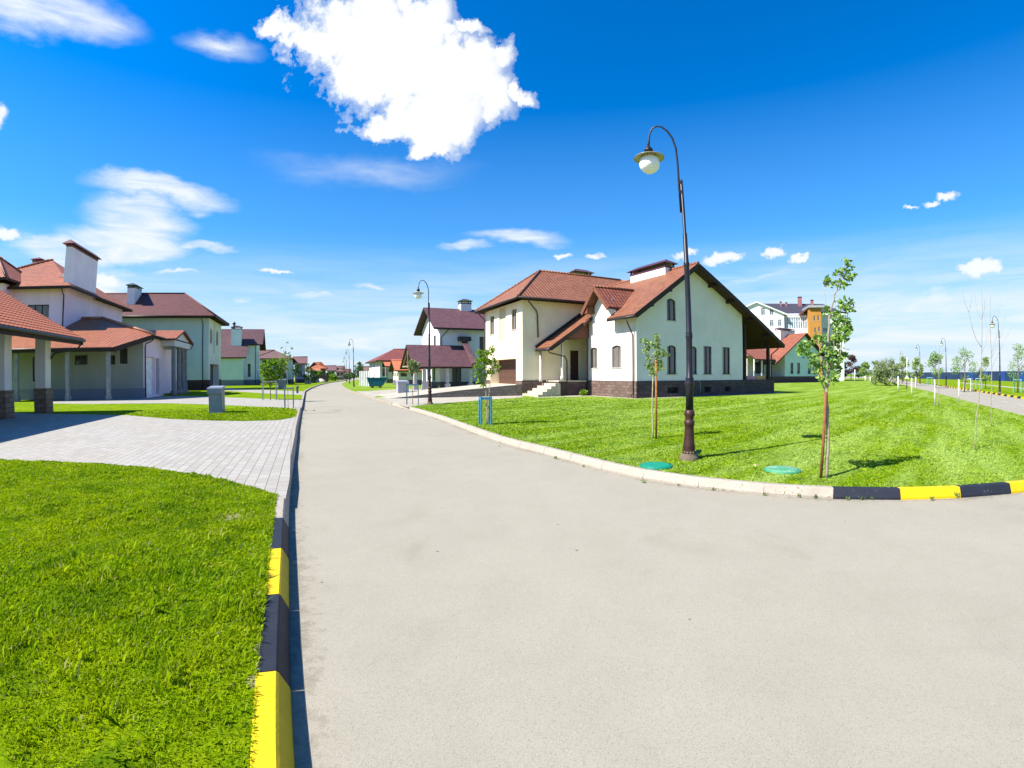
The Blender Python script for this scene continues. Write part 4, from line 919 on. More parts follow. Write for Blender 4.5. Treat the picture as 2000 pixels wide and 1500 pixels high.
# --- mint house with the brown hipped roof
hr2, Cf = house('mint_house', 'two-storey mint green house with brown hipped roof and arched windows, beyond the villa', 'house', G(408, 762, .15))
MINT = M('stucco', (.54, .66, .58)); MINT2 = M('stucco', (.66, .69, .58))
mb = MB(); Wa = Wl('+u', 0); ha = [hole(.75, 1.9, 5.75, 7.55, .3, depth=.15), hole(4.75, 5.95, 5.75, 7.55, .3, depth=.15), hole(2.9, 3.9, 4.6, 8.4, depth=.25, kind='niche', m=1), hole(.85, 6.7, .35, 3.25, depth=.8, kind='garage', c=(.10, .075, .08), rows=4)]
wallface(mb, Wl('-v', 0), -13, 0, .0, 8.6, []); wallface(mb, Wa, 0, 8.25, .0, 8.6, ha, 1); wallface(mb, Wl('+v', 8.25), -13, 0, .0, 8.6, [])
mb.build('wall', [MINT, MINT2], hr2); put_openings(hr2, Wa, ha)
for h in ha[:2]:
    mb = MB(); wbox(mb, Wa, h['a0']-.14, h['a0'], .0, .05, h['z0']-.1, h['z1']-.2); wbox(mb, Wa, h['a1'], h['a1']+.14, .0, .05, h['z0']-.1, h['z1']-.2); wbox(mb, Wa, h['a0']-.14, h['a1']+.14, .0, .07, h['z0']-.2, h['z0']-.06); mb.build('window_surround', M('stucco', (.66, .68, .6)), hr2)
mb = MB(); wallface(mb, Wl('-v', -.05), -13, .05, 0, 1.35, []); wallface(mb, Wl('+u', .05), -.05, .85, 0, 1.35, []); mb2 = MB(); wallface(mb2, Wl('+u', .05), 6.7, 8.3, 0, 1.35, []); mb2.build('plinth', M('brick', (.06, .035, .035), (.09, .055, .05), (.03, .02, .02)), hr2); mb.build('plinth', M('brick', (.06, .035, .035), (.09, .055, .05), (.03, .02, .02)), hr2)
hip_roof(hr2, -14.5, .95, -.95, 9.2, 8.8, 0, 5.0, 12.15, BROWN, DK, 'u', .22)
gutter(hr2, (-13, -1.02, 8.7), (.95, -1.02, 8.7)); downpipe(hr2, [(-.7, -.95, 8.65), (-.7, -.85, 8.4), (-.7, -.08, 7.9), (-.7, -.08, .2)])
chimney(hr2, -10.6, -9.6, 1.5, 3.9, 9.9, 12.55, None, (.74, .76, .76), .2, (.06, .09, .10), .25, .35)
# --- house with the purple catslide roof
hr3, D = house('catslide_house', 'white and mint house with purple catslide roof and square white chimney', 'house', G(475, 753, .15))
mb = MB(); zd = lambda v: 4.95+.975*(v+.4); We = Wl('+u', 2.1); he = [hole(3.2, 3.9, 3.9, 6.1, mull=(.5,)), hole(5.0, 5.7, 3.9, 6.1, mull=(.5,)), hole(3.3, 4.0, .9, 2.6, mull=(.5,))]
wallface(mb, Wl('-v', 0), -8, 0, 0, 4.85, []); Wj = Wl('-v', 2.5); hj = [hole(.5, 1.0, 1.6, 3.9, mull=())]
wallface(mb, Wl('+u', 0), 0, 2.5, 0, lambda v: zd(v)-.25, [], 1); wallface(mb, Wj, 0, 2.1, 0, 7.3, hj, 1)
wallface(mb, We, 2.5, 8, 0, lambda v: zd(min(v, 10-v))-.22, he, 1, brk=(5,)); wallface(mb, Wl('+v', 8), -8, 2.1, 0, 6, [])
mb.build('wall', [MINT, M('stucco', (.68, .74, .74))], hr3); put_openings(hr3, We, he); put_openings(hr3, Wj, hj)
mb = MB(); wallface(mb, Wl('-v', -.04), -8, .04, 0, 1.1, []); wallface(mb, Wl('+u', .04), -.04, 2.46, 0, 1.1, []); wallface(mb, Wl('-v', 2.46), .04, 2.14, 0, 1.1, []); wallface(mb, Wl('+u', 2.14), 2.46, 8, 0, 1.1, []); mb.build('plinth', M('stucco', (.16, .18, .20)), hr3)
mb = MB(); slab(mb, [(-8, -.4, zd(-.4)), (.62, -.4, zd(-.4)), (.62, 2.0, zd(2.0)), (3.2, 2.0, zd(2.0)), (3.2, 5, zd(5)), (-8, 5, zd(5))], .2); slab(mb, [(-8, 5, zd(5)), (3.2, 5, zd(5)), (3.2, 8.6, zd(1.4)), (-8, 8.6, zd(1.4))], .2); mb.build('roof', [PURPLE, DK], hr3)
chimney(hr3, -2.3, -.55, 1.7, 2.9, 6.8, 10.0, None, (.74, .76, .76), .25, (.10, .05, .07), .2, .3); mb = MB(); mb.lathe([(.16, 9.9), (.16, 10.75), (.42, 10.8), (.04, 11.25)], (-1.9, 2.2), 10); mb.build('flue', M('plain', (.05, .06, .07), .4), hr3)
downpipe(hr3, [(1.9, 2.1, 7.0), (1.9, 2.4, 6.6), (1.9, 2.42, .2)])
# --- generic house fitted by its corner: walls, plinth, roof, windows, chimney
def px_house(name, label, side, Y, x0, x1, x2, ye, yr, roof, cw, cr_, cp=(.14, .12, .12), wins=2, ov=.6, depth=None, chim=True, cw2=None, lower=None, storeys=2, hipe=4.):
    d = ray(x1, 735); o = (d[0]/d[1]*Y, Y); rt, f = house(name, label, 'house', o)
    ze = f.pv(x1, ye, 0)[1]
    ua, ub = (f.pv(x0, ye, 0)[0], 0) if side == 'L' else (0, f.pv(x2, ye, 0)[0])
    vb = depth or f.pu(x2 if side == 'L' else x0, ye, 0)[0]; vb = min(max(vb, 4), 16)
    sidew = Wl('+u', 0) if side == 'L' else Wl('-u', 0); fr = Wl('-v', 0)
    ns = storeys; hs = []; hf = []
    for s in range(ns):
        zb = 1.5+(ze-1.2)/ns*s; zt = min(zb+1.5, ze-.5)
        for k in range(wins):
            c = vb*(k+.5)/wins; hs.append(hole(c-.45, c+.45, zb, zt))
            c = ua+(ub-ua)*(k+.5)/wins; hf.append(hole(c-.5, c+.5, zb, zt))
    zr = f.pv((x0+x1)/2 if side == 'L' else (x1+x2)/2, yr, vb/2)[1]
    mb = MB()
    if roof == 'gable_side': top = lambda v: ze+(zr-ze)*(1-abs(v-vb/2)/(vb/2))-.1
    else: top = ze
    wallface(mb, fr, ua, ub, 0, ze, hf); wallface(mb, sidew, 0, vb, 0, top, hs, 1, brk=(vb/2,)); wallface(mb, Wl('+v', vb), ua, ub, 0, ze, [])
    wallface(mb, Wl('-u' if side == 'L' else '+u', ua if side == 'L' else ub), 0, vb, 0, top, [], 0, brk=(vb/2,))
    mb.build('wall', [M('stucco', cw), M('stucco', cw2 or cw)], rt)
    put_openings(rt, fr, hf); put_openings(rt, sidew, hs)
    mb = MB(); wallface(mb, Wl('-v', -.05), ua-.05, ub+.05, 0, .95, []); wallface(mb, Wl(sidew.face, -.05 if side == 'R' else .05) if False else Wl(sidew.face, .05 if side == 'L' else -.05), -.05, vb, 0, .95, []); mb.build('plinth', M('stucco', cp), rt)
    e = 0 if roof == 'gable_side' else hipe
    hip_roof(rt, ua-ov, ub+ov, -ov, vb+ov, ze-.1, e if (side == 'R' and roof == 'hip1') or roof == 'hip' else 0, e if (side == 'L' and roof == 'hip1') or roof == 'hip' else 0, zr, cr_, DK, 'u', .2)
    if chim: chimney(rt, (ua+ub)/2-.5, (ua+ub)/2+.5, vb*.3, vb*.3+1.2, ze+.8, zr+.7, None, (.7, .7, .7), .15, (.08, .05, .05))
    if lower:
        lu0, lu1, ld, lz0, lz1, lm = lower
        mb = MB(); slab(mb, [(lu0, -ld, lz0), (lu1, -ld, lz0), (lu1, .02, lz1), (lu0, .02, lz1)], .18); mb.build('porch_roof', [lm, DK], rt)
        for u_ in (lu0+.2, (lu0+lu1)/2, lu1-.2):
            mb = MB(); mb.box(u_-.12, u_+.12, -ld+.2, -ld+.44, 0, lz0); mb.build('porch_post', M('plain', (.5, .48, .46), .7), rt)
    return rt, f
WHITE = (.70, .70, .72)
px_house('mint_brown_house', 'mint house with a brown hipped roof half hidden behind the bright green young tree', 'L', 92, 500, 569, 577, 699, 684, 'hip1', (.52, .64, .54), M('shingle', (.14, .075, .06)), chim=False, hipe=4.6, cw2=(.66, .68, .66))
px_house('violet_gable_house', 'narrow pale violet house with brown roof and gable towards the street, mid left row', 'L', 104, 576, 596, 604, 709, 697, 'gable_side', (.56, .58, .68), M('shingle', (.16, .085, .08)), wins=1, chim=False, cw2=(.70, .70, .78))
px_house('brick_house', 'brown brick house with an orange roof far down the left row', 'L', 130, 606, 636, 641, 719, 708, 'hip', (.22, .13, .10), M('shingle', (.34, .11, .05)), chim=False, lower=(-7.5, -1.5, 3.0, 3.0, 4.0, M('shingle', (.38, .13, .07))))
px_house('far_house', 'pale house with purple brown gable roof just right of the brown brick house', 'L', 150, 639, 654, 659, 723, 714, 'gable_side', (.58, .55, .58), M('shingle', (.16, .09, .09)), wins=2, chim=False)
px_house('far_house', 'tan house with brown roof right of the pale gabled one near the street end', 'L', 170, 657, 671, 675, 725, 715, 'hip', (.46, .38, .32), M('shingle', (.17, .10, .08)), wins=2, chim=False)
px_house('far_house', 'small low brown house closing the row on the left at the street end', 'L', 190, 671, 683, 687, 731, 721, 'hip', (.36, .30, .27), M('shingle', (.16, .09, .07)), wins=1, chim=False)
# ------------------------------------------------------------------ houses on the right side of the street
hr4, Q = house('purple_house', 'white house with purple brown roofs, open porch and street gable beside the cream house', 'house', G(874, 760.3, .15))
vf = 3.2; uc, _ = Q.pv(858.8, 655, vf); _, zw = Q.pv(858.8, 638.7, vf); ug = uc-.9
vrr, zrr = Q.pu(826.8, 600.3, ug); ve0, ze0 = Q.pu(847.5, 639.1, ug); vb0, zb0 = Q.pu(808, 652.5, ug)
zg = lambda v: zrr-(zrr-ze0)/(vrr-ve0)*(vrr-v) if v < vrr else zrr-(zrr-zb0)/(vb0-vrr)*(v-vrr)
vback = 2*vrr-vf
print('PURPLE', uc, zw, vrr, zrr, ve0, ze0, vb0, zb0)
uE = 9.5
mb = MB(); Wh = Wl('-u', uc); hh = [hole(vrr-2.6, vrr-1.7, zw-2.6, zw-.8, mull=(.5,)), hole(vrr+.1, vrr+1.0, zw-2.5, zw-.7, mull=(.5,)), hole(vrr-2.2, vrr-1.2, 1.0, 2.6, mull=(.5,)), hole(vrr+.6, vrr+1.6, 1.0, 2.6, mull=(.5,))]
wallface(mb, Wh, vf, vback, 0, lambda v: zg(v)-.25, hh, 0, brk=(vrr,))
Wi = Wl('-v', vf); u_d = Q.pv(936.5, 660, vf)[0]; hi = [hole(u_d, u_d+1.9, zw-4.0, zw-1.0, mull=(.5,)), hole(uc+6.1, uc+7.0, 1.3, 2.5, mull=()), hole(uc+1.5, uc+2.6, .3, 2.5, mull=(.5,))]
wallface(mb, Wi, uc, uE, 0, zw+.2, hi, 1); wallface(mb, Wl('+v', vback), uc, uE, 0, zw, []); wallface(mb, Wl('+u', uE), vf, vback, 0, lambda v: zg(v)-.25, [], 0, brk=(vrr,))
mb.build('wall', [M('stucco', (.74, .73, .72)), M('stucco', (.66, .68, .74))], hr4); put_openings(hr4, Wh, hh); put_openings(hr4, Wi, hi)
mb = MB(); slab(mb, [(ug, ve0, ze0), (uE+.8, ve0, ze0), (uE+.8, vrr, zrr), (ug, vrr, zrr)], .22); slab(mb, [(ug, vrr, zrr), (uE+.8, vrr, zrr), (uE+.8, vb0, zb0), (ug, vb0, zb0)], .22); mb.build('roof', [PURPLE, DK], hr4)
mb = MB(); wallface(mb, Wl('-v', vf-.05), uc-.05, uE, 0, .9, []); wallface(mb, Wl('-u', uc-.05), vf-.05, vback, 0, .9, []); mb.build('plinth', M('stucco', (.10, .09, .10)), hr4)
zlo = Q.pv(850, 716, -.5)[1]; la = Q.pv(807, 716, -.5)[0]; lb = Q.pv(925, 716.5, -.5)[0]; zhi = Q.pv(850, 674, vf)[1]; lt = Q.pv(793, 673.5, vf)[0]
mb = MB(); slab(mb, [(la, -.5, zlo), (lb, -.5, zlo), (lb+.6, vf, zhi), (lt, vf, zhi)], .2); slab(mb, [(lt, vf, zhi), (uc-.02, vf, zhi), (uc-.02, vf+3.7, zlo), (la, vf+3.7, zlo)], .2); plr = mb.build('porch_roof', [PURPLE, SOFF], hr4)
ar, br2 = Q.pv(903, 668, .8), Q.pv(925, 711, -.9)
mb = MB(); ca = Q.pv(902, 667, 2.6); cb = Q.pv(913, 667, 2.6); cc_ = Q.pv(931, 707, -.6); cd_ = Q.pv(921, 711, -.6)
mb.prism([(ca[0], 2.6, ca[1]), (cb[0], 2.6, cb[1]), (cc_[0], -.6, cc_[1]), (cd_[0], -.6, cd_[1])], .14); mb.build('stair_canopy', [PURPLE], hr4)
mb = MB(); c1_, c2_ = Q.pv(894, 658, vf-.1), Q.pv(916, 667, vf-.1); mb.box(c1_[0], c2_[0], vf-.9, vf-.02, c2_[1], c1_[1]); mb.build('awning_box', M('plain', (.03, .028, .035), .5), hr4)
for px_ in (829, 874, 919, 811):
    u_ = Q.pv(px_, 735, -.2)[0]; mb = MB(); mb.box(u_-.16, u_+.16, -.36, -.04, 0, zlo-.05); mb.box(u_-.26, u_+.26, -.46, .06, 0, .75); mb.build('porch_post', M('plain', (.50, .46, .44), .7), hr4)
mb = MB(); 
for s_ in (-1, 1): mb.bar((la+.25, vf+.1, zhi-.35), (la+.25, vf+.1+s_*3.0, zlo+.05), .14)
mb.bar((la+.25, vf-2.6, zlo+.1), (la+.25, vf+3.0, zlo+.1), .16); mb.bar((la+.25, vf+.1, zlo), (la+.25, vf+.1, zhi-.3), .14); mb.build('truss', M('wood', (.30, .22, .16)), plr)
chu = Q.pv(908, 600, vrr)[0]; chimney(hr4, chu-.7, chu+.7, vrr-.5, vrr+.6, zrr-1.2, zrr+.75, None, (.74, .73, .72), .25, (.07, .05, .07), .2, .35)
downpipe(hr4, [(uc+.9, ve0, ze0-.15), (uc+.5, vf-.2, ze0-.7), (uc+.15, vf-.08, ze0-1.1), (uc+.15, vf-.08, zhi)])
# beyond it
px_house('red_house', 'white house with a red hipped roof and orange porch roof beyond the purple house', 'R', 88, 720, 742, 800, 703, 682, 'hip1', (.66, .62, .62), REDT, cw2=(.66, .62, .66), wins=3, hipe=5, lower=(.5, 7.5, 3.2, 3.4, 4.6, M('shingle', (.42, .13, .06))), ov=.9, chim=False)
px_house('white_orange_house', 'cream house with narrow orange roof edge between red house and purple house', 'R', 70, 768, 778, 840, 722, 704, 'gable_side', (.74, .68, .56), M('shingle', (.44, .14, .06)), wins=3, storeys=1, chim=False, ov=.7)
px_house('brown_low_house', 'low house with brown roof at the street end behind the pale metal fence', 'R', 118, 704, 706, 724, 731, 716, 'hip', (.5, .44, .40), M('shingle', (.20, .12, .09)), wins=1, storeys=1, chim=False)
# --- mint gable house seen past the porch of the cream house
d = ray(1533, 745); k = 92/math.hypot(d[0], d[1]); hr5, K = house('mint_gable_house', 'mint gabled house with orange roof and dark base behind the cream corner house', 'house', (d[0]*k, d[1]*k))
g1 = K.pv(1600, 735, 0)[0]; ap = K.pv(1570, 652, 0); zl = K.pv(1533, 688, 0)[1]; za = ap[1]; pb = 1.3
mb = MB(); Wk = Wl('-v', 0); hk = [hole(K.pv(x, 720, 0)[0], K.pv(x+5.5, 720, 0)[0], pb+.5, K.pv(x, 708.5, 0)[1], mull=(.5,)) for x in (1544, 1557, 1578)]
gk = lambda u: za-(za-zl)/(ap[0])*abs(u-ap[0])-.2
wallface(mb, Wk, 0, g1, 0, lambda u: max(gk(u), 2.5), hk, 0, brk=(ap[0],)); Wm = Wl('-v', 3.5); lx = K.pv(1440, 710, 3.5)[0]
hm = [hole(K.pv(1474, 720, 3.5)[0], K.pv(1492, 720, 3.5)[0], pb+.5, 3.9, mull=(.33, .66)), hole(K.pv(1509, 720, 3.5)[0], K.pv(1521, 720, 3.5)[0], pb, 3.9, kind='door', c=(.05, .025, .03))]
wallface(mb, Wm, lx, 0, 0, 5, hm, 1); wallface(mb, Wl('-u', 0), 0, 3.5, 0, 5.4, [], 1); wallface(mb, Wl('+u', g1), 0, 10, 0, 4.5, [])
mb.build('wall', [M('stucco', (.56, .70, .63)), M('stucco', (.72, .68, .56))], hr5); put_openings(hr5, Wk, hk); put_openings(hr5, Wm, hm)
mb = MB(); wallface(mb, Wl('-v', -.06), lx, g1, 0, pb, []); mb.face([(lx, -.06, pb), (0, -.06, pb), (0, 3.5, pb), (lx, 3.5, pb)]); mb.build('plinth', M('brick', (.085, .045, .05), (.12, .07, .075), (.05, .03, .03)), hr5)
sk = (za-zl)/ap[0]; mb = MB(); ul_ = K.pv(1515, 698, -.7)[0]; gz = lambda u: za+.15-sk*abs(u-ap[0])
slab(mb, [(ul_, -.7, gz(ul_)), (ap[0], -.7, gz(ap[0])), (ap[0], 11, gz(ap[0])), (ul_, 11, gz(ul_))], .22); slab(mb, [(ap[0], -.7, gz(ap[0])), (g1+1.5, -.7, gz(g1+1.5)), (g1+1.5, 11, gz(g1+1.5)), (ap[0], 11, gz(ap[0]))], .22)
ez = K.pv(1480, 701, -.5)[1]; slab(mb, [(lx, -.5, ez), (ul_+.3, -.5, ez), (ul_+3.2, 5.5, ez+3.4), (lx, 5.5, ez+3.4)], .22)
mb.build('roof', [M('shingle', (.22, .075, .042)), DK], hr5)
for x in (1460, 1474, 1489, 1507): u_ = K.pv(x, 720, -.1)[0]; mb = MB(); mb.box(u_-.1, u_+.1, -.1, .1, pb, ez); mb.build('porch_post', M('plain', (.68, .64, .56), .7), hr5)
chimney(hr5, K.pv(1520, 650, 4)[0], K.pv(1548, 650, 4)[0], 3.5, 4.8, ez+2, K.pv(1530, 645, 4)[1], None, (.74, .70, .62), .2, (.12, .05, .06), .25, .3)
# --- apartment block
d = ray(1590, 735); k = 122/math.hypot(d[0], d[1]); ap_, Z = house('apartment_block', 'white apartment block with dark violet roof and orange stair tower behind the houses', 'building', (d[0]*k, d[1]*k), -.38)
ux = lambda x, y=650, v=0: Z.pv(x, y, v)[0]
zy = lambda y, x=1590, v=0: Z.pv(x, y, v)[1]
wA = M('stucco', (.80, .80, .80)); wG = M('stucco', (.66, .72, .68)); vio = M('shingle', (.045, .042, .055))
mb = MB(); a0_, a1_ = ux(1440), ux(1532); Wn = Wl('-v', -2.5); va_ = -2.5
A0, A1, AP = ux(1425, 620, va_), ux(1531, 615, va_), ux(1477, 590, va_); zAP = zy(589, 1477, va_); zA1 = zy(611, 1531, va_)
hn = []
for xs_, ya, yb in (((1487, 1503), 601, 615), ((1503.5, 1511.5), 625, 637), ((1519.5, 1527), 624, 637), ((1475, 1483), 601, 614)):
    if xs_[0] < 1490 and xs_[1] == 1503:
        for q in (1486.5, 1503): hn.append(hole(ux(q, 608, va_), ux(q+8, 608, va_), zy(yb, 1500, va_), zy(ya, 1500, va_), mull=(.5,), frame=WHITEFR, glass=(.05, .07, .09), depth=.12, trans=(.72,)))
    elif xs_[0] != 1475: hn.append(hole(ux(xs_[0], 630, va_), ux(xs_[1], 630, va_), zy(yb, 1510, va_), zy(ya, 1510, va_), mull=(.5,), frame=WHITEFR, glass=(.05, .07, .09), depth=.12, trans=(.72,)))
for q in (1503.5, 1519.5): hn.append(hole(ux(q, 650, va_), ux(q+8, 650, va_), zy(662, 1510, va_), zy(649, 1510, va_), mull=(.5,), frame=WHITEFR, glass=(.05, .07, .09), depth=.12))
slope_ = (zAP-zA1)/(A1-AP)
wallface(mb, Wn, A0, A1, 0, lambda u: zAP-slope_*abs(u-AP)-.3, hn, 0, brk=(AP,)); wallface(mb, Wl('+u', A1), va_, 6, 0, zA1, [])
Wo = Wl('-v', 0); B1 = ux(1648); zE = zy(613, 1580)
ho = [hole(ux(x, y0), ux(x+w_, y0), zy(y0+h_, x), zy(y0, x), mull=(.5,), frame=WHITEFR, glass=(.05, .07, .09), depth=.12) for x, y0, w_, h_ in ((1607, 640, 9, 8), (1607, 668, 9, 8), (1607, 694, 9, 8), (1625, 640, 8, 8), (1625, 668, 8, 8), (1625, 694, 8, 8), (1564, 668, 8, 9), (1548, 668, 8, 9), (1636, 640, 6, 8), (1636, 668, 6, 8))]
wallface(mb, Wo, A1, B1, 0, zE, ho, 1); wallface(mb, Wl('+u', B1), 0, 14, 0, zE, []); wallface(mb, Wl('+v', 14), A0, B1, 0, zE, [])
mb.build('wall', [wA, wG], ap_); put_openings(ap_, Wn, hn); put_openings(ap_, Wo, ho)
mb = MB(); zR = zy(594, 1560, 7); slab(mb, [(AP, va_-.5, zAP), (A1+.8, va_-.5, zAP-slope_*(A1+.8-AP)), (A1+.8, 9, zAP-slope_*(A1+.8-AP)), (AP, 9, zAP)], .3); slab(mb, [(A0, va_-.5, zAP-slope_*(AP-A0)), (AP, va_-.5, zAP), (AP, 9, zAP), (A0, 9, zAP-slope_*(AP-A0))], .3)
slab(mb, [(AP, -.6, zE), (B1+.6, -.6, zE), (B1-3, 7, zR), (AP, 7, zR+.3)], .3); slab(mb, [(AP, 7, zR+.3), (B1-3, 7, zR), (B1+.6, 14.6, zE), (AP, 14.6, zE)], .3); slab(mb, [(B1+.6, -.6, zE), (B1+.6, 14.6, zE), (B1-3, 7, zR)], .3)
rA = mb.build('roof', [vio, M('plain', (.70, .72, .74), .7)], ap_)
# glazed balcony
mb = MB(); b0, b1 = ux(1532, 630, -1.5), ux(1581, 630, -1.5); zb_, zt_ = zy(641, 1560, -1.5), zy(620, 1560, -1.5)
mb.box(b0, b1, -1.5, -.02, zb_-1.6, zb_); mb.box(b0-.1, b1+.1, -1.6, -.02, zt_, zt_+.45)
n_ = 11
for i in range(n_+1): u_ = b0+(b1-b0)*i/n_; mb.box(u_-.09, u_+.09, -1.5, -1.38, zb_, zt_)
mb.box(b0, b1, -1.5, -1.4, zb_+(zt_-zb_)*.62, zb_+(zt_-zb_)*.68); bal = mb.build('balcony', M('plain', WHITE, .5), ap_)
mb = MB(); mb.face([(b0, -1.44, zb_), (b1, -1.44, zb_), (b1, -1.44, zt_), (b0, -1.44, zt_)]); mb.build('pane', M('glass', (.10, .15, .18)), bal)
# orange stair tower
t0, t1 = ux(1582, 640, -4), ux(1604.5, 640, -4); zt_ = zy(601, 1590, -4); Wt = Wl('-v', -4)
ht = [hole(ux(x, y0, -4), ux(x+4.2, y0, -4), zy(y0+10, x, -4), zy(y0, x, -4), frame=(.42, .30, .16), glass=(.05, .035, .03), mull=(), depth=.1) for x, y0 in ((1588.5, 617), (1596, 616), (1590, 640), (1597.5, 638), (1598, 664), (1591, 666))]
mb = MB(); wallface(mb, Wt, t0, t1, 0, zt_, ht); wallface(mb, Wl('-u', t0), -4, 1, 0, zt_, []); wallface(mb, Wl('+u', t1), -4, 1, 0, zt_, []); mb.face([(t0, -4, zt_), (t1, -4, zt_), (t1, 1, zt_), (t0, 1, zt_)])
tw = mb.build('stair_tower', M('stucco', (.42, .20, .04)), ap_); put_openings(ap_, Wt, ht)
mb = MB(); mb.box(t0-.3, t1+.9, -4.6, 4, zt_, zt_+.5); mb.build('tower_roof', M('plain', (.30, .32, .36), .5), ap_)
mb = MB(); e0, e1 = ux(1562, 617, -2.2), ux(1582, 600, -2.2); slab(mb, [(e0, -2.4, zy(613, 1562, -2.2)), (e1+.3, -2.4, zy(595.5, 1582, -2.2)), (e1+.3, 5, zy(595.5, 1582, -2.2)), (e0, 5, zy(613, 1562, -2.2))], .35); mb.build('gable_roof', [vio, M('plain', (.16, .06, .04), .7)], ap_)
mb = MB(); mb.face([(e0+.6, -.5, zy(620, 1566, -.5)), (e1, -.5, zy(620, 1581, -.5)), (e1, -.5, zy(600, 1581, -.5)), (e0+.6, -.5, zy(614, 1566, -.5))]); mb.build('gable_board', M('plain', (.13, .05, .04), .7), ap_)
for x, y0, y1, w_ in ((1563, 577, 591, 7), (1586.5, 583, 592, 5), (1525, 586.5, 591, 3), (1536, 588, 593, 3)):
    u0, u1 = ux(x-w_/2, 590, 5), ux(x+w_/2, 590, 5); chimney(ap_, u0, u1, 5, 5+(u1-u0), zy(y1+8, x, 5), zy(y0+3.5, x, 5), None, (.30, .12, .13), .08, (.14, .05, .06), .1, .18)
# ------------------------------------------------------------------ street lamps
LB = G(1345, 897, .15); LF = face_cam(*LB); lz = lambda y: LF.pv(1345, y, 0)[1]-.15
lx_ = lambda x, y: LF.pv(x, y, 0)[0]
IRON = M('plain', (.022, .022, .030), .38, .3, .35, 6.); MAROON = M('plain', (.050, .022, .019), .45, .2, .35, 9.)
def make_lamp():
    r = root('street_lamp', 'tallest black lamp post, with white globe, on the lawn before the cream house', 'street lamp', (LB[0], LB[1], .15), LF.a)
    mb = MB(); mb.lathe([(.20, -.05), (.19, .02), (.165, .07), (.12, .12), (.115, .16)], n=20); mb.build('foot', M('plain', (.13, .10, .07), .9, 0., .3, 14.), r)
    t = (-.006, 0)
    mb = MB(); z0 = lz(879); mb.lathe([(.10, .13), (.118, z0-.12), (.125, z0-.05), (.112, z0), (.118, z0+.06), (.104, z0+.12), (.086, lz(838)), (.084, lz(831)), (.098, lz(829)), (.098, lz(823)), (.080, lz(821)), (.078, lz(816)), (.102, lz(810)), (.100, lz(806)), (.074, lz(800))], n=24, tilt=t, flute=.05)
    mb.build('base_casing', MAROON, r)
    mb = MB(); mb.lathe([(.073, lz(800)), (.068, lz(757)), (.088, lz(752)), (.092, lz(748)), (.076, lz(744)), (.078, lz(740)), (.078, lz(738)), (.062, lz(736)), (.058, lz(662)), (.068, lz(658)), (.068, lz(655)), (.060, lz(653)), (.066, lz(651)), (.054, lz(648)), (.048, lz(522)), (.056, lz(518)), (.056, lz(513)), (.044, lz(511)), (.040, lz(456)), (.030, lz(454)), (.031, lz(352)), (.020, lz(350))], n=24, tilt=t, flute=.06); mb.build('pole', IRON, r)
    hz_ = lambda x, y: (lx_(x, y), 0, LF.pv(x, y, 0)[1]-.15)
    P = [hz_(*p) for p in ((1330, 415), (1326, 360), (1323.5, 320), (1320, 290), (1313, 270), (1303, 256), (1292, 248), (1282, 246.5), (1274, 251), (1269, 261), (1267.5, 275), (1267.5, 284))]
    xo = -.03
    mb = MB(); mb.tube([Vector((p[0]+xo*0, p[1], p[2])) for p in P], [.021]*6+[.018]*6, 10); mb.build('arm', IRON, r)
    for y in (357, 376):
        b = hz_(1328, y); mb = MB(); mb.box(b[0]-.02, -.006*b[2]+.02, -.03, .03, b[2]-.035, b[2]+.035); mb.build('bracket', IRON, r)
    gc = hz_(1268.5, 320); gx = gc[0]; zt = hz_(1268, 284)[2]; zs = hz_(1268, 306)[2]
    mb = MB(); mb.lathe([(.030, zt+.03), (.034, zt-.02), (.075, zt-.075), (.092, zt-.10), (.092, zt-.125), (.078, zt-.14), (.078, zs+.035), (.10, zs+.02)], (gx, 0), 20); mb.build('housing', IRON, r)
    mb = MB(); mb.lathe([(.07, zs+.035), (.20, zs+.012), (.30, zs-.028), (.305, zs-.038), (.20, zs-.004), (.07, zs+.01)], (gx, 0), 32); mb.build('shade', M('plain', (.42, .40, .28), .35, .2, .15, 3.), r)
    mb = MB(); R_ = .205; cz = gc[2]; mb.lathe([(max(.01, R_*math.sin(math.pi*k/16)), cz-R_*math.cos(math.pi*k/16)) for k in range(15)], (gx, 0), 28); mb.build('globe', M('globe'), r)
    return r
lamp = make_lamp()
def lamp_at(base, label, rot=None, s=1.):
    o = clone(lamp); o.location = (base[0], base[1], .15); o.rotation_euler.z = -math.atan2(base[0], base[1])*.6 if rot is None else rot; o.scale = (s, s, s); tag(o, label); return o
def on_ray(px, Y): d = ray(px, 740); return (d[0]/d[1]*Y, Y)
lamp_at(G(840, 790, .15), 'lamp post between the blue tree guard and the purple roofed house', s=1.02)
lamp_at(on_ray(691, 62), 'lamp post on the right verge of the street, nearest of the four in the distance')
lamp_at(on_ray(682.5, 86), 'second of the four distant lamp posts along the street')
lamp_at(on_ray(677, 112), 'third of the four distant lamp posts along the street'); lamp_at(on_ray(674, 140), 'farthest small lamp post along the street')
lamp_at(on_ray(1953, 29.2), 'lamp post beside the right-hand road near the right edge of the view', s=1.02)
lamp_at(on_ray(1848, 49.5), 'second lamp post beside the right-hand road, left of the one at the edge'); lamp_at(on_ray(1797, 66.5), 'third lamp post beside the right-hand road, near the triangular sign', s=1.05); lamp_at(on_ray(1764, 88), 'farthest lamp post beside the right-hand road, behind the willow bush', s=1.05)
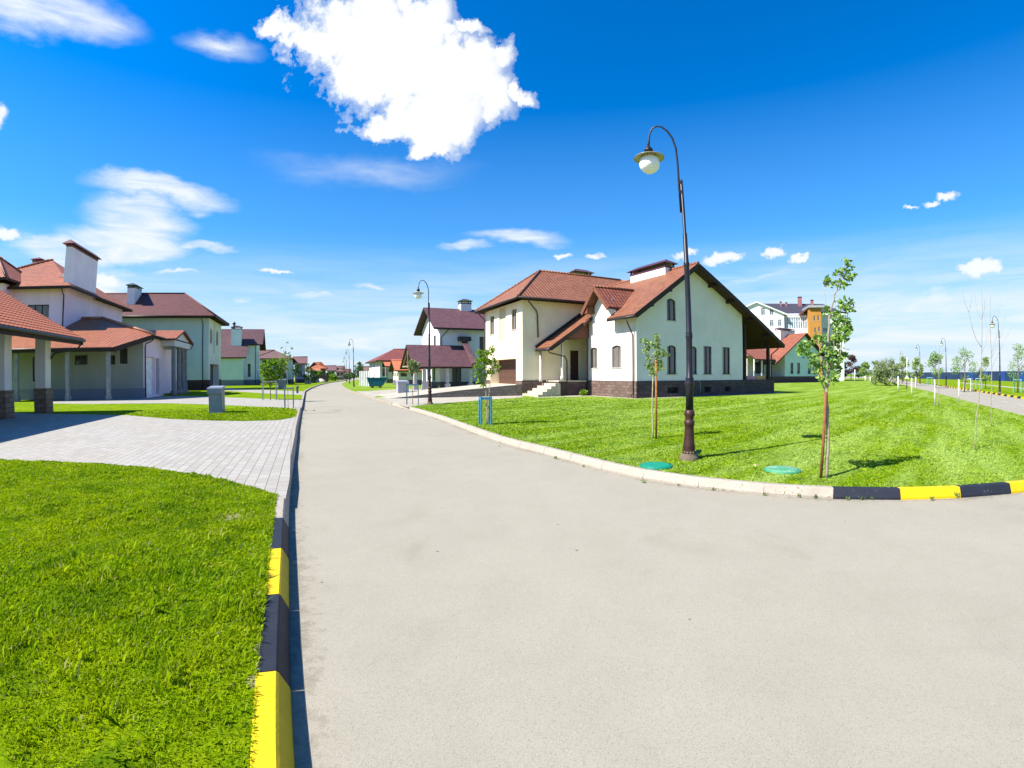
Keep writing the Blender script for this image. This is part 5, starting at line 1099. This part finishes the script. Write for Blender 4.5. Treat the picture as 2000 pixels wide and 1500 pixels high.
# ------------------------------------------------------------------ trees
def leaf_cloud(mb, c, rad, n, size, wind=(.5, 0, .1)):
    w_ = Vector(wind)
    for _ in range(n):
        while True:
            q = Vector((random.uniform(-1, 1), random.uniform(-1, 1), random.uniform(-1, 1)))
            if q.length < 1: break
        p = Vector(c)+Vector((q.x*rad[0], q.y*rad[1], q.z*rad[2])); L = size*random.uniform(.6, 1.35)
        d = (Vector((random.gauss(0, 1), random.gauss(0, 1), random.gauss(-.1, .8))).normalized()+w_).normalized()
        s = d.cross(Vector((random.gauss(0, 1), random.gauss(0, 1), random.gauss(0, 1)))).normalized(); nrm = d.cross(s); b = random.uniform(.05, .28)*L
        i = len(mb.v)
        mb.v += [tuple(p), tuple(p+d*L*.35+s*L*.25+nrm*b*.6), tuple(p+d*L*.75+s*L*.19+nrm*b*.3), tuple(p+d*L-nrm*b), tuple(p+d*L*.75-s*L*.19+nrm*b*.3), tuple(p+d*L*.35-s*L*.25+nrm*b*.6)]
        mb.f.append((i, i+1, i+2, i+3, i+4, i+5)); mb.m.append(0); mb.s.append(False)
def tree(name, label, base, limbs, clumps, leafm, size, dens=1., bark=(.22, .17, .12), cat='tree', group=None, wind=(.5, 0, .1), z0=.15):
    """limbs: [(pixel points), radius0, radius1]; clumps: (px, py, rx_px, ry_px)"""
    f = face_cam(*base); r = root(name, label, cat, (base[0], base[1], 0), f.a, group)
    P = lambda x, y, v=0: (lambda q: Vector((q[0], v, q[1])))(f.pv(x, y, v))
    mb = MB()
    for pts, ra, rb in limbs:
        n = len(pts); v = 0; path = []; dv = random.uniform(-.25, .25) if len(path) == 0 and pts[0] != limbs[0][0][0] else 0
        for k, p in enumerate(pts): path.append(P(p[0], p[1], dv*k/(n-1)*.8))
        if pts is limbs[0][0]: path[0].z = z0-.05
        # wobble
        full = []
        for a, b in zip(path, path[1:]):
            for t in (0, .33, .66): full.append(a.lerp(b, t)+Vector((random.gauss(0, ra*.25), random.gauss(0, ra*.25), 0)))
        full.append(path[-1]); mb.tube(full, [ra+(rb-ra)*k/(len(full)-1) for k in range(len(full))], 7)
    # twigs into the clumps
    cb = MB()
    for cx, cy, rx, ry in clumps:
        v = random.uniform(-.3, .3)*rx*.02; c = P(cx, cy, v); e = P(cx+rx, cy, v); rad = abs(e.x-c.x); rz = abs(P(cx, cy-ry, v).z-c.z)
        best = None
        for pts, ra, rb in limbs:
            for p in pts:
                q = P(p[0], p[1]); dd = (q-c).length
                if q.z < c.z+.05 and (best is None or dd < best[0]): best = (dd, q)
        if best and best[0] > .06: mb.tube([best[1], best[1].lerp(c, .6)+Vector((0, 0, -.03)), c], [.006, .005, .003], 4)
        n = int(dens*max(9, 15*rad*rz/(size*size))); leaf_cloud(cb, c, (rad, min(rad, .35+rad*.5), rz), n, size, wind)
    mb.build('trunk', M('plain', bark, .85, 0., .35, 20.), r)
    if cb.v: cb.build('crown', leafm, r, uv=False)
    return r
LEAF = M('leaf', (.06, .19, .012), (.32, .46, .10)); LEAFY = M('leaf', (.10, .24, .004), (.26, .38, .012)); LEAFP = M('leaf', (.13, .25, .03), (.36, .44, .15)); LEAFD = M('leaf', (.03, .09, .025), (.09, .20, .05)); LEAFR = M('leaf', (.06, .03, .03), (.12, .06, .05)); LEAFO = M('leaf', (.14, .20, .06), (.30, .36, .15))
def rod(name, label, base, px0, px1, rad, c, cat, z0=0.1, group=None, tilt=True, two=None):
    f = face_cam(*base); a = f.pv(*px0, 0); b = f.pv(*px1, 0); mb = MB(); mb.tube([(a[0], 0, z0), (b[0], 0, b[1])], rad, 8)
    o = mb.build(name, M('plain', c, .8, 0., .35, 12.), None, (base[0], base[1], 0), f.a); return tag(o, label, cat, group)
tb = G(1614, 933, .15)
tree('young_tree', 'windblown young tree with silvery green leaves near the painted kerb', tb,
     [([(1615, 932), (1616, 880), (1617, 820), (1615, 765), (1616, 720), (1618, 660), (1620, 620), (1627, 590), (1634, 568), (1642, 540), (1650, 512)], .030, .006),
      ([(1613, 765), (1600, 735), (1590, 715), (1578, 698), (1568, 688)], .014, .005), ([(1614, 760), (1630, 730), (1640, 700), (1645, 660), (1652, 630)], .014, .004), ([(1620, 618), (1612, 590), (1610, 560)], .008, .003),
      ([(1622, 605), (1640, 595), (1655, 580)], .006, .003), ([(1613, 755), (1606, 720), (1602, 690), (1598, 665)], .012, .004), ([(1616, 740), (1628, 690), (1630, 650)], .012, .004)],
     [(1566, 682, 14, 17), (1583, 702, 12, 12), (1577, 672, 10, 8), (1600, 661, 16, 9), (1605, 680, 9, 9), (1595, 722, 10, 12), (1612, 715, 12, 14), (1628, 705, 16, 20), (1640, 690, 12, 12), (1605, 742, 9, 8), (1626, 740, 11, 12), (1632, 725, 9, 12),
      (1624, 668, 14, 12), (1640, 655, 18, 16), (1650, 640, 14, 10), (1630, 640, 12, 12), (1645, 625, 14, 9), (1628, 615, 8, 8), (1650, 604, 15, 9), (1640, 592, 11, 8), (1658, 590, 9, 6), (1612, 607, 7, 9), (1622, 553, 9, 7), (1612, 545, 6, 6), (1637, 550, 10, 7), (1648, 556, 9, 5), (1648, 535, 9, 7), (1655, 524, 9, 7), (1650, 512, 7, 6), (1633, 532, 8, 6), (1662, 540, 6, 4), (1620, 690, 10, 14)],
     LEAF, .080, 2.2, (.30, .26, .19), wind=(.75, 0, .05))
rod('tree_stake', 'rusty brown stake leaning against the windblown young tree', (tb[0]-.05, tb[1]-.05), (1603, 932), (1612, 765), .026, (.20, .085, .03), 'stake', .05)
tb = G(1276, 856, .15)
tree('young_tree', 'thin pale leaved young tree before the cream house gable, beside a rusty stake', tb,
     [([(1275, 856), (1274, 800), (1275, 740), (1276, 715), (1280, 690), (1283, 672), (1280, 655)], .020, .005), ([(1276, 722), (1268, 700), (1260, 680)], .009, .003), ([(1277, 718), (1290, 705), (1298, 692)], .009, .003)],
     [(1258, 667, 7, 6), (1261, 684, 8, 8), (1268, 675, 7, 6), (1281, 660, 7, 7), (1279, 675, 9, 7), (1286, 692, 11, 9), (1297, 690, 8, 8), (1284, 708, 9, 7), (1266, 700, 7, 7), (1271, 718, 8, 8), (1289, 718, 8, 6), (1276, 728, 6, 6), (1265, 712, 6, 5)],
     LEAFP, .08, 2.0, (.40, .36, .20), wind=(.4, 0, .05))
rod('tree_stake', 'rust coloured stake beside the thin young tree in front of the house gable', (tb[0]+.05, tb[1]-.06), (1281.5, 856), (1281, 703), .028, (.30, .12, .03), 'stake', .05)
# tree guards
def guard(label, base, w, h, c, rot=AL, group=None, name='tree_guard', rail=True, lean=0):
    r = root(name, label, 'tree guard', (base[0], base[1], .13), rot, group)
    m = M('plain', c, .6, 0., .35, 9.)
    for sx in (-1, 1):
        for sy in (-1, 1):
            mb = MB(); x, y = sx*w/2, sy*w/2; mb.box(x-.024, x+.024, y-.024, y+.024, -.05, h); mb.build('post', m, r)
    for a in (-1, 1):
        mb = MB(); mb.box(-w/2+.03, w/2-.03, a*w/2-.018, a*w/2+.018, h-.10, h-.03); mb.build('rail', m, r)
        mb = MB(); mb.box(a*w/2-.018, a*w/2+.018, -w/2+.03, w/2-.03, h-.10, h-.03); mb.build('rail', m, r)
    return r
gb = G(948, 829, .15)
guard('bright blue wooden guard round the bushy young tree on the lawn edge', gb, .32, .92, (.06, .25, .38), .25)
tree('young_tree', 'bushy yellow green young tree with bare top twigs in the blue guard', gb,
     [([(951, 829), (950, 780), (949, 750), (951, 715), (952, 690)], .020, .006), ([(953, 829), (955, 780), (957, 745), (963, 705), (966, 680), (970, 650)], .016, .003), ([(951, 715), (946, 690), (945, 660), (948, 630)], .007, .002), ([(952, 700), (957, 670), (958, 640)], .007, .002), ([(949, 745), (938, 720), (932, 700)], .009, .003), ([(957, 740), (966, 725), (973, 720)], .008, .003)],
     [(933, 688, 6, 6), (935, 702, 8, 6), (930, 716, 7, 7), (933, 730, 8, 7), (938, 742, 7, 6), (941, 718, 8, 8), (945, 700, 8, 8), (952, 708, 9, 8), (956, 690, 7, 6), (962, 682, 6, 6), (962, 705, 8, 7), (968, 716, 7, 5), (973, 724, 4, 3), (955, 725, 9, 7), (946, 735, 7, 6), (942, 752, 5, 4), (960, 728, 6, 5), (948, 690, 6, 6)],
     LEAFY, .085, 2.0, (.40, .34, .20), wind=(.3, 0, .2))
gb = G(806, 790, .15)
guard('teal grey wooden guard round the slim tree left of the second lamp post', gb, .62, 1.15, (.10, .20, .24), .2)
tree('young_tree', 'slim young tree with pale olive crown left of the second lamp post', gb,
     [([(806, 790), (806, 760), (806, 735), (807, 712)], .022, .008), ([(806, 735), (800, 718), (799, 708)], .010, .004), ([(806, 733), (812, 718), (815, 708)], .010, .004)],
     [(802, 708, 6, 6), (809, 711, 7, 6), (815, 713, 5, 5), (800, 718, 5, 5), (807, 722, 7, 5), (813, 723, 5, 4), (799, 727, 4, 4)], LEAFO, .13, 2.2, (.24, .21, .17))
gb = G(565, 797, .15)
guard('pale wooden guard on the near left verge beside the second drive', gb, .42, 1.05, (.40, .38, .33))
tree('young_tree', 'tall whippy young tree with a few small leaves in the pale guard on the left', gb,
     [([(563, 797), (562, 760), (561, 735), (559, 705), (557, 690), (559, 668)], .016, .003), ([(561, 735), (552, 712), (546, 695), (549, 678)], .007, .002), ([(560, 715), (565, 698), (569, 682)], .006, .002), ([(561, 725), (568, 705), (573, 696)], .006, .002)],
     [(549, 679, 2, 2), (559, 669, 2, 2), (569, 681, 2, 2), (564, 690, 2, 2), (552, 694, 5, 3), (560, 700, 6, 3), (566, 695, 4, 3), (547, 700, 3, 2), (556, 688, 4, 3)], LEAFP, .085, 1.2, (.38, .34, .22))
gb = G(527, 781, .15)
guard('pale wooden guard round the bright green bushy tree on the left verge', gb, .9, 1.3, (.46, .45, .42))
tree('young_tree', 'bright green bushy young tree in front of the purple catslide house', gb,
     [([(528, 781), (528, 760), (527, 740), (530, 720), (535, 708)], .035, .012), ([(527, 745), (516, 728), (512, 718)], .016, .006), ([(528, 742), (545, 725), (555, 710)], .016, .006)],
     [(515, 716, 8, 8), (524, 712, 9, 8), (534, 708, 8, 7), (545, 705, 7, 6), (555, 708, 6, 6), (513, 730, 7, 8), (524, 728, 10, 9), (537, 724, 10, 9), (548, 722, 8, 8), (556, 720, 5, 5), (522, 742, 9, 7), (533, 740, 9, 7), (545, 736, 7, 6), (526, 750, 6, 4), (539, 712, 6, 6)], LEAFY, .19, 2.4, (.22, .18, .12))
gb = G(578, 757, .15)
tree('young_tree', 'small dark green round tree beyond the grey cabinet on the left verge', gb, [([(578, 757), (578, 740), (578, 725)], .05, .02)], [(574, 722, 5, 5), (581, 720, 5, 5), (578, 714, 5, 4), (577, 729, 5, 4), (583, 727, 3, 4), (573, 730, 3, 3)], LEAFD, .30, 2.2, (.18, .14, .1))
# ------------------------------------------------------------------ cabinets
def cabinet(label, base, w, d_, h, rot=AL, c=(.21, .24, .30)):
    r = root('meter_cabinet', label, 'utility cabinet', (base[0], base[1], .15), rot); m = M('plain', c, .5, .1, .12, 4.)
    mb = MB(); mb.box(-w/2, w/2, -d_/2, d_/2, .0, h); b = mb.build('body', m, r)
    mb = MB(); mb.prism([(-w/2-.05, -d_/2-.14, h-.03), (w/2+.03, -d_/2-.14, h-.03), (w/2+.03, d_/2+.03, h+.06), (-w/2-.05, d_/2+.03, h+.06)], .07); mb.box(-w/2-.05, w/2+.03, -d_/2-.14, -d_/2-.005, h-.26, h-.101); mb.build('hood', m, r)
    for s_ in (-1, 1):
        mb = MB(); y0, y1 = sorted((s_*.02, s_*(d_/2-.03))); mb.box(w/2+.003, w/2+.022, y0, y1, .12, h-.12); q = mb.build('door', M('plain', k3(c, 1.15), .5, .1, .12, 4.), r)
        mb = MB(); mb.box(w/2+.022, w/2+.034, (y0+y1)/2-.05, (y0+y1)/2+.05, h-.42, h-.30); mb.build('meter_window', M('glass'), q)
    mb = MB(); mb.box(-w/2-.02, w/2+.02, -d_/2-.02, d_/2+.02, -.05, .06); mb.build('base', M('plain', (.3, .3, .3), .9), r)
    return r
cabinet('large grey utility cabinet on the grass strip beside the paved drive', G(424, 806, .15), .55, .85, 1.12)
cabinet('pale grey utility cabinet on the grass island in front of the purple roofed house', G(786, 771, .15), .85, .8, 1.1, AL, (.34, .35, .38))
cabinet('small grey cabinet behind the bright green tree on the left verge', on_ray(551, 53), .9, .9, 1.15); cabinet('distant grey cabinet on the left verge near the violet house', on_ray(601, 84), 1.2, .9, 1.1)
mb = MB(); mb.lathe([(.10, 0), (.10, .5), (.16, .52), (.16, .62), (.05, .68)], n=10); x, y = on_ray(580.5, 40); tag(mb.build('bollard', M('plain', (.12, .13, .14), .6), None, (x, y, .15)), 'short dark bollard beside the third drive on the left', 'bollard')
# ------------------------------------------------------------------ manhole covers, weeds, scraps
def manhole(label, px, py, rad, c, wear):
    x, y = G(px, py, .16); r = root('manhole_cover', label, 'manhole cover', (x, y, .15))
    mb = MB(); mb.lathe([(rad*1.05, -.02), (rad*1.05, .02), (rad*1.0, .032), (rad*.93, .034)], n=40); mb.build('rim', M('plain', k3(c, .8), .5, 0., .25, 9.), r)
    mb = MB(); pr_ = [(rad*.93, .02)]+[(rad*q, .036+.012*(1-q)) for q in (.92, .75, .5, .25, .02)]; mb.lathe(pr_, n=40, flute=0); mb.build('lid', m_kerb(c, wear, (.34, .42, .36)), r)
manhole('emerald green plastic manhole cover by the kerb left of the lamp post base', 1282, 910, .275, (.004, .22, .135), .72)
manhole('faded green manhole cover with pale scuffs, between lamp post and windblown tree', 1528, 918.5, .30, (.06, .28, .13), .50)
wb = MB(); leaf_cloud(wb, (0, 0, .05), (.06, .06, .05), 16, .06, (0, 0, .5)); W0 = wb.build('weed', M('leaf', (.06, .13, .02), (.22, .30, .08)), uv=False)
wl = [(1257, 943), (1325, 949), (1367, 952), (1393, 958), (1413, 958), (1493, 968), (1530, 968), (1561, 972), (1592, 974), (1655, 977), (1683, 976.5), (1703, 976.5), (1820, 977.5), (1868, 973), (1085, 897), (1140, 912), (975, 872)]
for i, (px, py) in enumerate(wl):
    o = W0 if i == 0 else W0.copy()
    if i: col.objects.link(o)
    x, y = G(px, py, 0); s = random.uniform(.3, .8); o.location = (x, y, 0); o.rotation_euler.z = random.uniform(0, 6); o.scale = (s, s, s*random.uniform(.7, 1.2))
    tag(o, 'small weed sprouting in the gutter at the foot of the right kerb', 'weed', 'weeds along the foot of the right kerb')
mb = MB(); leaf_cloud(mb, (0, 0, .06), (.10, .09, .06), 26, .11, (.1, 0, .6)); x, y = G(1360, 893, .15); tag(mb.build('weed', M('leaf', (.10, .20, .03), (.35, .45, .2)), None, (x, y, .15), uv=False), 'leafy weed with pale blades at the foot of the big lamp post', 'weed')
for px, py, w_, lab in ((1035, 771, 40, 'leafy weeds growing against the entrance steps'), (1085, 772, 26, 'low green weeds at the foot of the porch base'), (1140, 772, 18, 'weeds at the corner of the porch base by the downpipe')):
    x, y = G(px, py+1, .15); mb = MB(); leaf_cloud(mb, (0, 0, .2), (w_*.02, .2, .2), 110, .16, (0, 0, .5)); tag(mb.build('weeds', LEAFY, None, (x, y, .15), AL, uv=False), lab, 'weeds')
mb = MB()
for _ in range(2): mb.face([(random.uniform(-.05, .05), random.uniform(-.05, .05), random.uniform(.03, .07)) for _k in range(4)])
x, y = G(1474, 915, .15); tag(mb.build('litter', M('plain', (.75, .5, .35), .7), None, (x, y, .16)), 'crumpled orange and white scrap of paper on the grass', 'litter')
# joint in the road with a weed line
mb = MB(); p, q = G(591, 808, 0), G(665, 804, 0)
for k in range(34):
    t = k/34; x = p[0]+(q[0]-p[0])*t; y = p[1]+(q[1]-p[1])*t+random.gauss(0, .012); w_ = random.uniform(.012, .03)
    mb.face([(x, y-w_, .004), (x+.10, y-w_, .004), (x+.10, y+w_, .004), (x, y+w_, .004)])
o = mb.build('road_joint', M('plain', (.07, .055, .04), .95, 0., .4, 20.), uv=False); o['kind'] = 'structure'
# ------------------------------------------------------------------ far end of the street
def board(name, label, cat, a, b, h, c, th=.08, z0=.1, corr=True):
    f = Fr(a, math.atan2(b[1]-a[1], b[0]-a[0])); L = math.dist(a, b); mb = MB(); n = max(2, int(L/.5))
    for i in range(n):
        d_ = .09*(i % 2) if corr else 0
        mb.box(L*i/n+.01, L*(i+1)/n-.01, -th/2-d_, th/2-d_, z0, h+.0*(i % 2))
    o = mb.build(name, M('plain', c, .6, 0., .15, 2.), None, (a[0], a[1], 0), f.a); return tag(o, label, cat)
board('metal_fence', 'pale corrugated metal fence on the right verge by the blue skip', 'fence', G(721.5, 755, .15), on_ray(702.5, 68), 2.35, (.42, .44, .43))
sk_ = on_ray(735, 57); r = root('skip', 'blue green waste skip standing beside the pale metal fence', 'skip', (sk_[0], sk_[1], .15), .15)
mb = MB(); A_ = [(-.75, -.7, .25), (.75, -.7, .25), (.75, .7, .25), (-.75, .7, .25)]; T_ = [(-1.1, -.8, 1.25), (1.45, -.8, 1.25), (1.45, .8, 1.25), (-1.1, .8, 1.25)]
mb.face(A_[::-1])
for k in range(4): l = (k+1) % 4; mb.face([A_[k], A_[l], T_[l], T_[k]])
for k in range(4): l = (k+1) % 4; mb.bar(T_[k], T_[l], .09)
mb.build('body', M('plain', (.006, .11, .19), .5, .1, .35, 3.), r)
for s_ in (-.5, .5): mb = MB(); mb.box(s_-.08, s_+.08, -.68, .68, -.05, .25); mb.build('skid', IRON, r)
board('board_fence', 'dark brown board fence between the mint houses on the left', 'fence', on_ray(546, 76), on_ray(560, 96), 2.3, (.05, .035, .03))
board('board_fence', 'brown board fence in front of the brick house', 'fence', on_ray(605, 100), on_ray(640, 112), 1.9, (.12, .07, .04))
mb = MB()
prof = [(1.5, 0), (1.3, .2), (.95, .5), (.55, .75), (.2, .85)]; mb.lathe(prof, n=18)
for i, v in enumerate(mb.v): mb.v[i] = (v[0]*(1+random.uniform(-.12, .12)), v[1]*(1+random.uniform(-.12, .12)), v[2]*random.uniform(.9, 1.1))
x, y = on_ray(626, 104); tag(mb.build('sand_heap', M('plain', (.55, .48, .38), .95), None, (x, y, .1)), 'pale heap of sand on the far left verge before the brick house', 'sand heap')
def far_tree(px, Y, h, w, lm, label, n=150, group=None, trunk=.3, bare=False):
    x, y = on_ray(px, Y); r = root('tree', label, 'tree', (x, y, .1), 0, group); mb = MB()
    mb.tube([(0, 0, -.1), (.05, 0, h*.4), (0, .05, h*.75)], [.10*h/5, .07*h/5, .02], 6)
    for k in range(5): a = random.uniform(0, 6.28); mb.tube([(0, 0, h*(trunk+.08*k)), (math.cos(a)*w*.35, math.sin(a)*w*.35, h*(trunk+.2+.09*k))], [.03*h/5, .01], 5)
    mb.build('trunk', M('plain', (.16, .13, .10), .9), r); cb = MB()
    for k in range(12):
        t = random.random(); z = h*(trunk+(1-trunk)*t); rr_ = w*.5*math.sin(math.pi*min(.97, .18+.8*t)); a = random.uniform(0, 6.28)
        leaf_cloud(cb, (math.cos(a)*rr_*.7, math.sin(a)*rr_*.7, z*.96), (w*.2, w*.2, h*.10), n//5, max(.12, Y*.0042), (.3, 0, .1))
    cb.build('crown', lm, r, uv=False); return r
for px, Y, h, w, lm, lab in ((615, 100, 2.6, 1.3, LEAFD, 'pointed dark green conifer like tree by the brick house'), (624, 110, 2.6, 2, LEAFY, 'light green bush tree before the orange porch of the brick house'), (602, 82, 3.6, 2.2, LEAFD, 'small dark tree beside the violet gabled house'), (650, 125, 1.9, 2.6, LEAFY, 'yellow green shrub at the end of the left row'),
                             (702, 95, 4.4, 2.6, LEAFD, 'dense green tree behind the distant lamp posts'), (641, 140, 2.6, 2.4, LEAFD, 'small dark tree beside the far gabled house'), (684, 150, 2.6, 5, LEAFD, 'low dark tree closing the view down the street')):
    far_tree(px, Y, h, w, lm, lab)
# ------------------------------------------------------------------ right-hand road: trees, stakes, sign, fence
wbx = on_ray(1733, 55)
r = root('willow_bush', 'large pale green willow bush left of the right-hand road', 'bush', (wbx[0], wbx[1], .1)); cb = MB(); mb = MB()
for k in range(46):
    a = random.uniform(0, 6.28); q = random.random()**.5; cx, cy = math.cos(a)*q*2.3, math.sin(a)*q*1.8; z = random.uniform(.5, 4.1-1.2*q); leaf_cloud(cb, (cx, cy, z), (.55, .55, .45), 70, .24, (.5, 0, .2))
    if k % 3 == 0: mb.tube([(random.uniform(-.2, .2), random.uniform(-.2, .2), -.05), (cx*.5, cy*.5, z*.6), (cx, cy, z+.3)], [.05, .03, .008], 5)
mb.build('stems', M('plain', (.2, .17, .12), .9), r); cb.build('crown', LEAFO, r, uv=False)
far_tree(1711, 58, 3.6, 3.2, LEAFO, 'smaller olive bush touching the left side of the willow bush', 260, trunk=.1)
for px, Y, h, w, lm, lab in ((1827, 47, 4.6, 2.4, LEAF, 'green young tree across the right-hand road, just left of the second lamp post there'), (1884, 36, 4.4, 2.8, LEAF, 'young tree with blown leaves midway between the two lamp posts by the right-hand road'), (1988, 30, 4.4, 2.4, LEAF, 'green young tree at the right edge of the view, in the teal guard'), (1790, 60, 4.2, 2.2, LEAFP, 'slim pale young tree close to the third lamp post of the right-hand road'),
                             (1762, 74, 5, 3.2, LEAFP, 'pale young tree behind the willow bush'), (1925, 40, 3.6, 1.6, LEAFP, 'thin sparse young tree behind the tall bare saplings'), (1662, 96, 6.0, 3.6, LEAFR, 'dark reddish tree far beyond the lawn near the apartment block'), (1645, 100, 4.6, 2.6, LEAFD, 'dark green tree at the right foot of the apartment block'),
                             (1690, 120, 5, 4, LEAFP, 'pale green tree far off between the reddish tree and the willow bush'), (1678, 130, 4, 5, LEAFD, 'low dark tree on the horizon right of the reddish tree')):
    far_tree(px, Y, h, w, lm, lab, 420)
for px, Y, lab in ((1988, 30.2, 'teal wooden guard round the young tree at the right edge'), (1913, 40.5, 'pale teal guard beyond the tall bare saplings'), (1891, 36.2, 'white guard round the pale young tree by the right-hand road'), (1817, 52, 'small teal guard left of the second lamp post by the right-hand road')):
    guard(lab, on_ray(px, Y), .7, 1.25, (.16, .38, .36) if 'teal' in lab else (.6, .62, .6))
for i, (px, y0, y1, lab) in enumerate(((1825.5, 793, 741, 'tallest white stake on the lawn edge, nearest of the row by the right-hand road'), (1872.5, 785, 741, 'white stake standing right of the tallest white stake'), (1780.5, 775, 738, 'white stake left of the tallest white stake'), (1788.5, 763, 737, 'thin white stake close behind the one on the lawn edge'), (1754, 766, 735, 'white stake near the triangular sign post'),
                                        (1669.5, 745.5, 722, 'lone white post with a blue foot beyond the lawn'), (1647, 746, 735, 'short white stake far left beyond the lawn'), (1690, 746, 734, 'short white stake in the far row by the horizon'), (1700, 747, 734.5, 'white stake in the far row left of the willow bush'))):
    b = G(px, y0, .15); rod('stake', lab, b, (px, y0), (px, y1), max(.035, math.hypot(*b)*.0011), (.66, .64, .58), 'stake', .1)
b = G(1771, 760.5, .15); f = face_cam(*b); r = root('road_sign', 'triangular road sign seen from behind on a black and white pole', 'road sign', (b[0], b[1], 0), f.a)
zA_, zB_, zC_ = f.pv(1771, 698, 0)[1], f.pv(1771, 738, 0)[1], f.pv(1771, 728, 0)[1]
mb = MB(); mb.tube([(0, 0, 0), (0, 0, zB_)], .045, 8); mb.build('pole_base', IRON, r); mb = MB(); mb.tube([(0, 0, zB_), (0, 0, zA_)], .045, 8); mb.build('pole', M('plain', (.66, .66, .64), .5), r)
mb = MB(); wt = abs(f.pv(1776, 735, 0)[0]); mb.prism([(-wt, -.05, zB_-.1), (wt, -.05, zB_-.1), (0, -.05, zB_-.1+wt*1.7)], (0, -.03, 0)); mb.build('plate', M('plain', (.55, .56, .30), .6), r)
def bare(label, px0, limbs, g=None):
    b = G(*px0, .15); return tree('bare_sapling', label, b, limbs, [], LEAF, .08, bark=(.30, .26, .20), cat='sapling')
bare('tall bare forked sapling on the lawn near the right edge, nearest of the two', (1904, 880), [([(1904, 880), (1906, 820), (1914, 760), (1917, 700), (1918, 676), (1918, 640), (1918, 600), (1917, 556)], .016, .003), ([(1917, 678), (1906, 662), (1899, 640), (1892, 610), (1884, 590), (1877, 560)], .008, .002), ([(1892, 610), (1897, 590), (1900, 565)], .005, .002), ([(1918, 625), (1910, 612), (1905, 585), (1904, 564)], .005, .002), ([(1918, 620), (1924, 600), (1921, 575)], .005, .002), ([(1917, 690), (1926, 670), (1930, 640)], .005, .002)])
bare('second tall bare sapling on the lawn, behind and right of the nearest one', (1936, 833), [([(1936, 833), (1936, 790), (1937, 740), (1936, 700), (1934, 650), (1934, 610), (1935, 562)], .018, .003), ([(1936, 690), (1946, 660), (1950, 620), (1954, 592)], .007, .002), ([(1935, 650), (1926, 636), (1922, 610), (1926, 570)], .006, .002), ([(1936, 720), (1950, 690), (1965, 660), (1980, 632)], .006, .002), ([(1936, 700), (1955, 655), (1967, 600)], .006, .002), ([(1935, 640), (1943, 610), (1955, 592)], .004, .002)])
bare('thin bare sapling across the second lamp post of the right-hand road', (1833, 793), [([(1833, 793), (1834, 740), (1834, 700), (1834, 665)], .022, .004), ([(1834, 702), (1828, 685), (1826, 668)], .008, .003), ([(1834, 702), (1842, 688), (1850, 676)], .008, .003), ([(1834, 690), (1838, 670), (1838, 655)], .006, .002)])
# blue hoarding on the horizon
fa = on_ray(1745, 175); fb = on_ray(2090, 62)
r = root('blue_fence', 'long dark blue hoarding on the horizon behind the right-hand road', 'fence', (fa[0], fa[1], 0), math.atan2(fb[1]-fa[1], fb[0]-fa[0])); L = math.dist(fa, fb); n = 40
for i in range(n):
    mb = MB(); mb.box(L*i/n+.02, L*(i+1)/n-.02, -.05, .05, .1, 2.55 if i < 26 else 2.75)
    for q in range(4): mb.box(L*(i+q/4)/n+.1, L*(i+q/4)/n+.3, -.12, -.05, .1, 2.5)
    mb.build('panel', M('plain', (.022, .045, .12) if i < 24 or i % 3 else (.015, .07, .27), .5, .1, .2, .3), r)
# footpath behind the lamps on the far verge
sheet('path', ccw([tuple(np.array(RL[0])+pn*(wid+o_)+rd*t) for o_, t in ((7.5, -30), (9., -30), (9., 90), (7.5, 90))]), .156, .02, concrete)
mbm = MB()
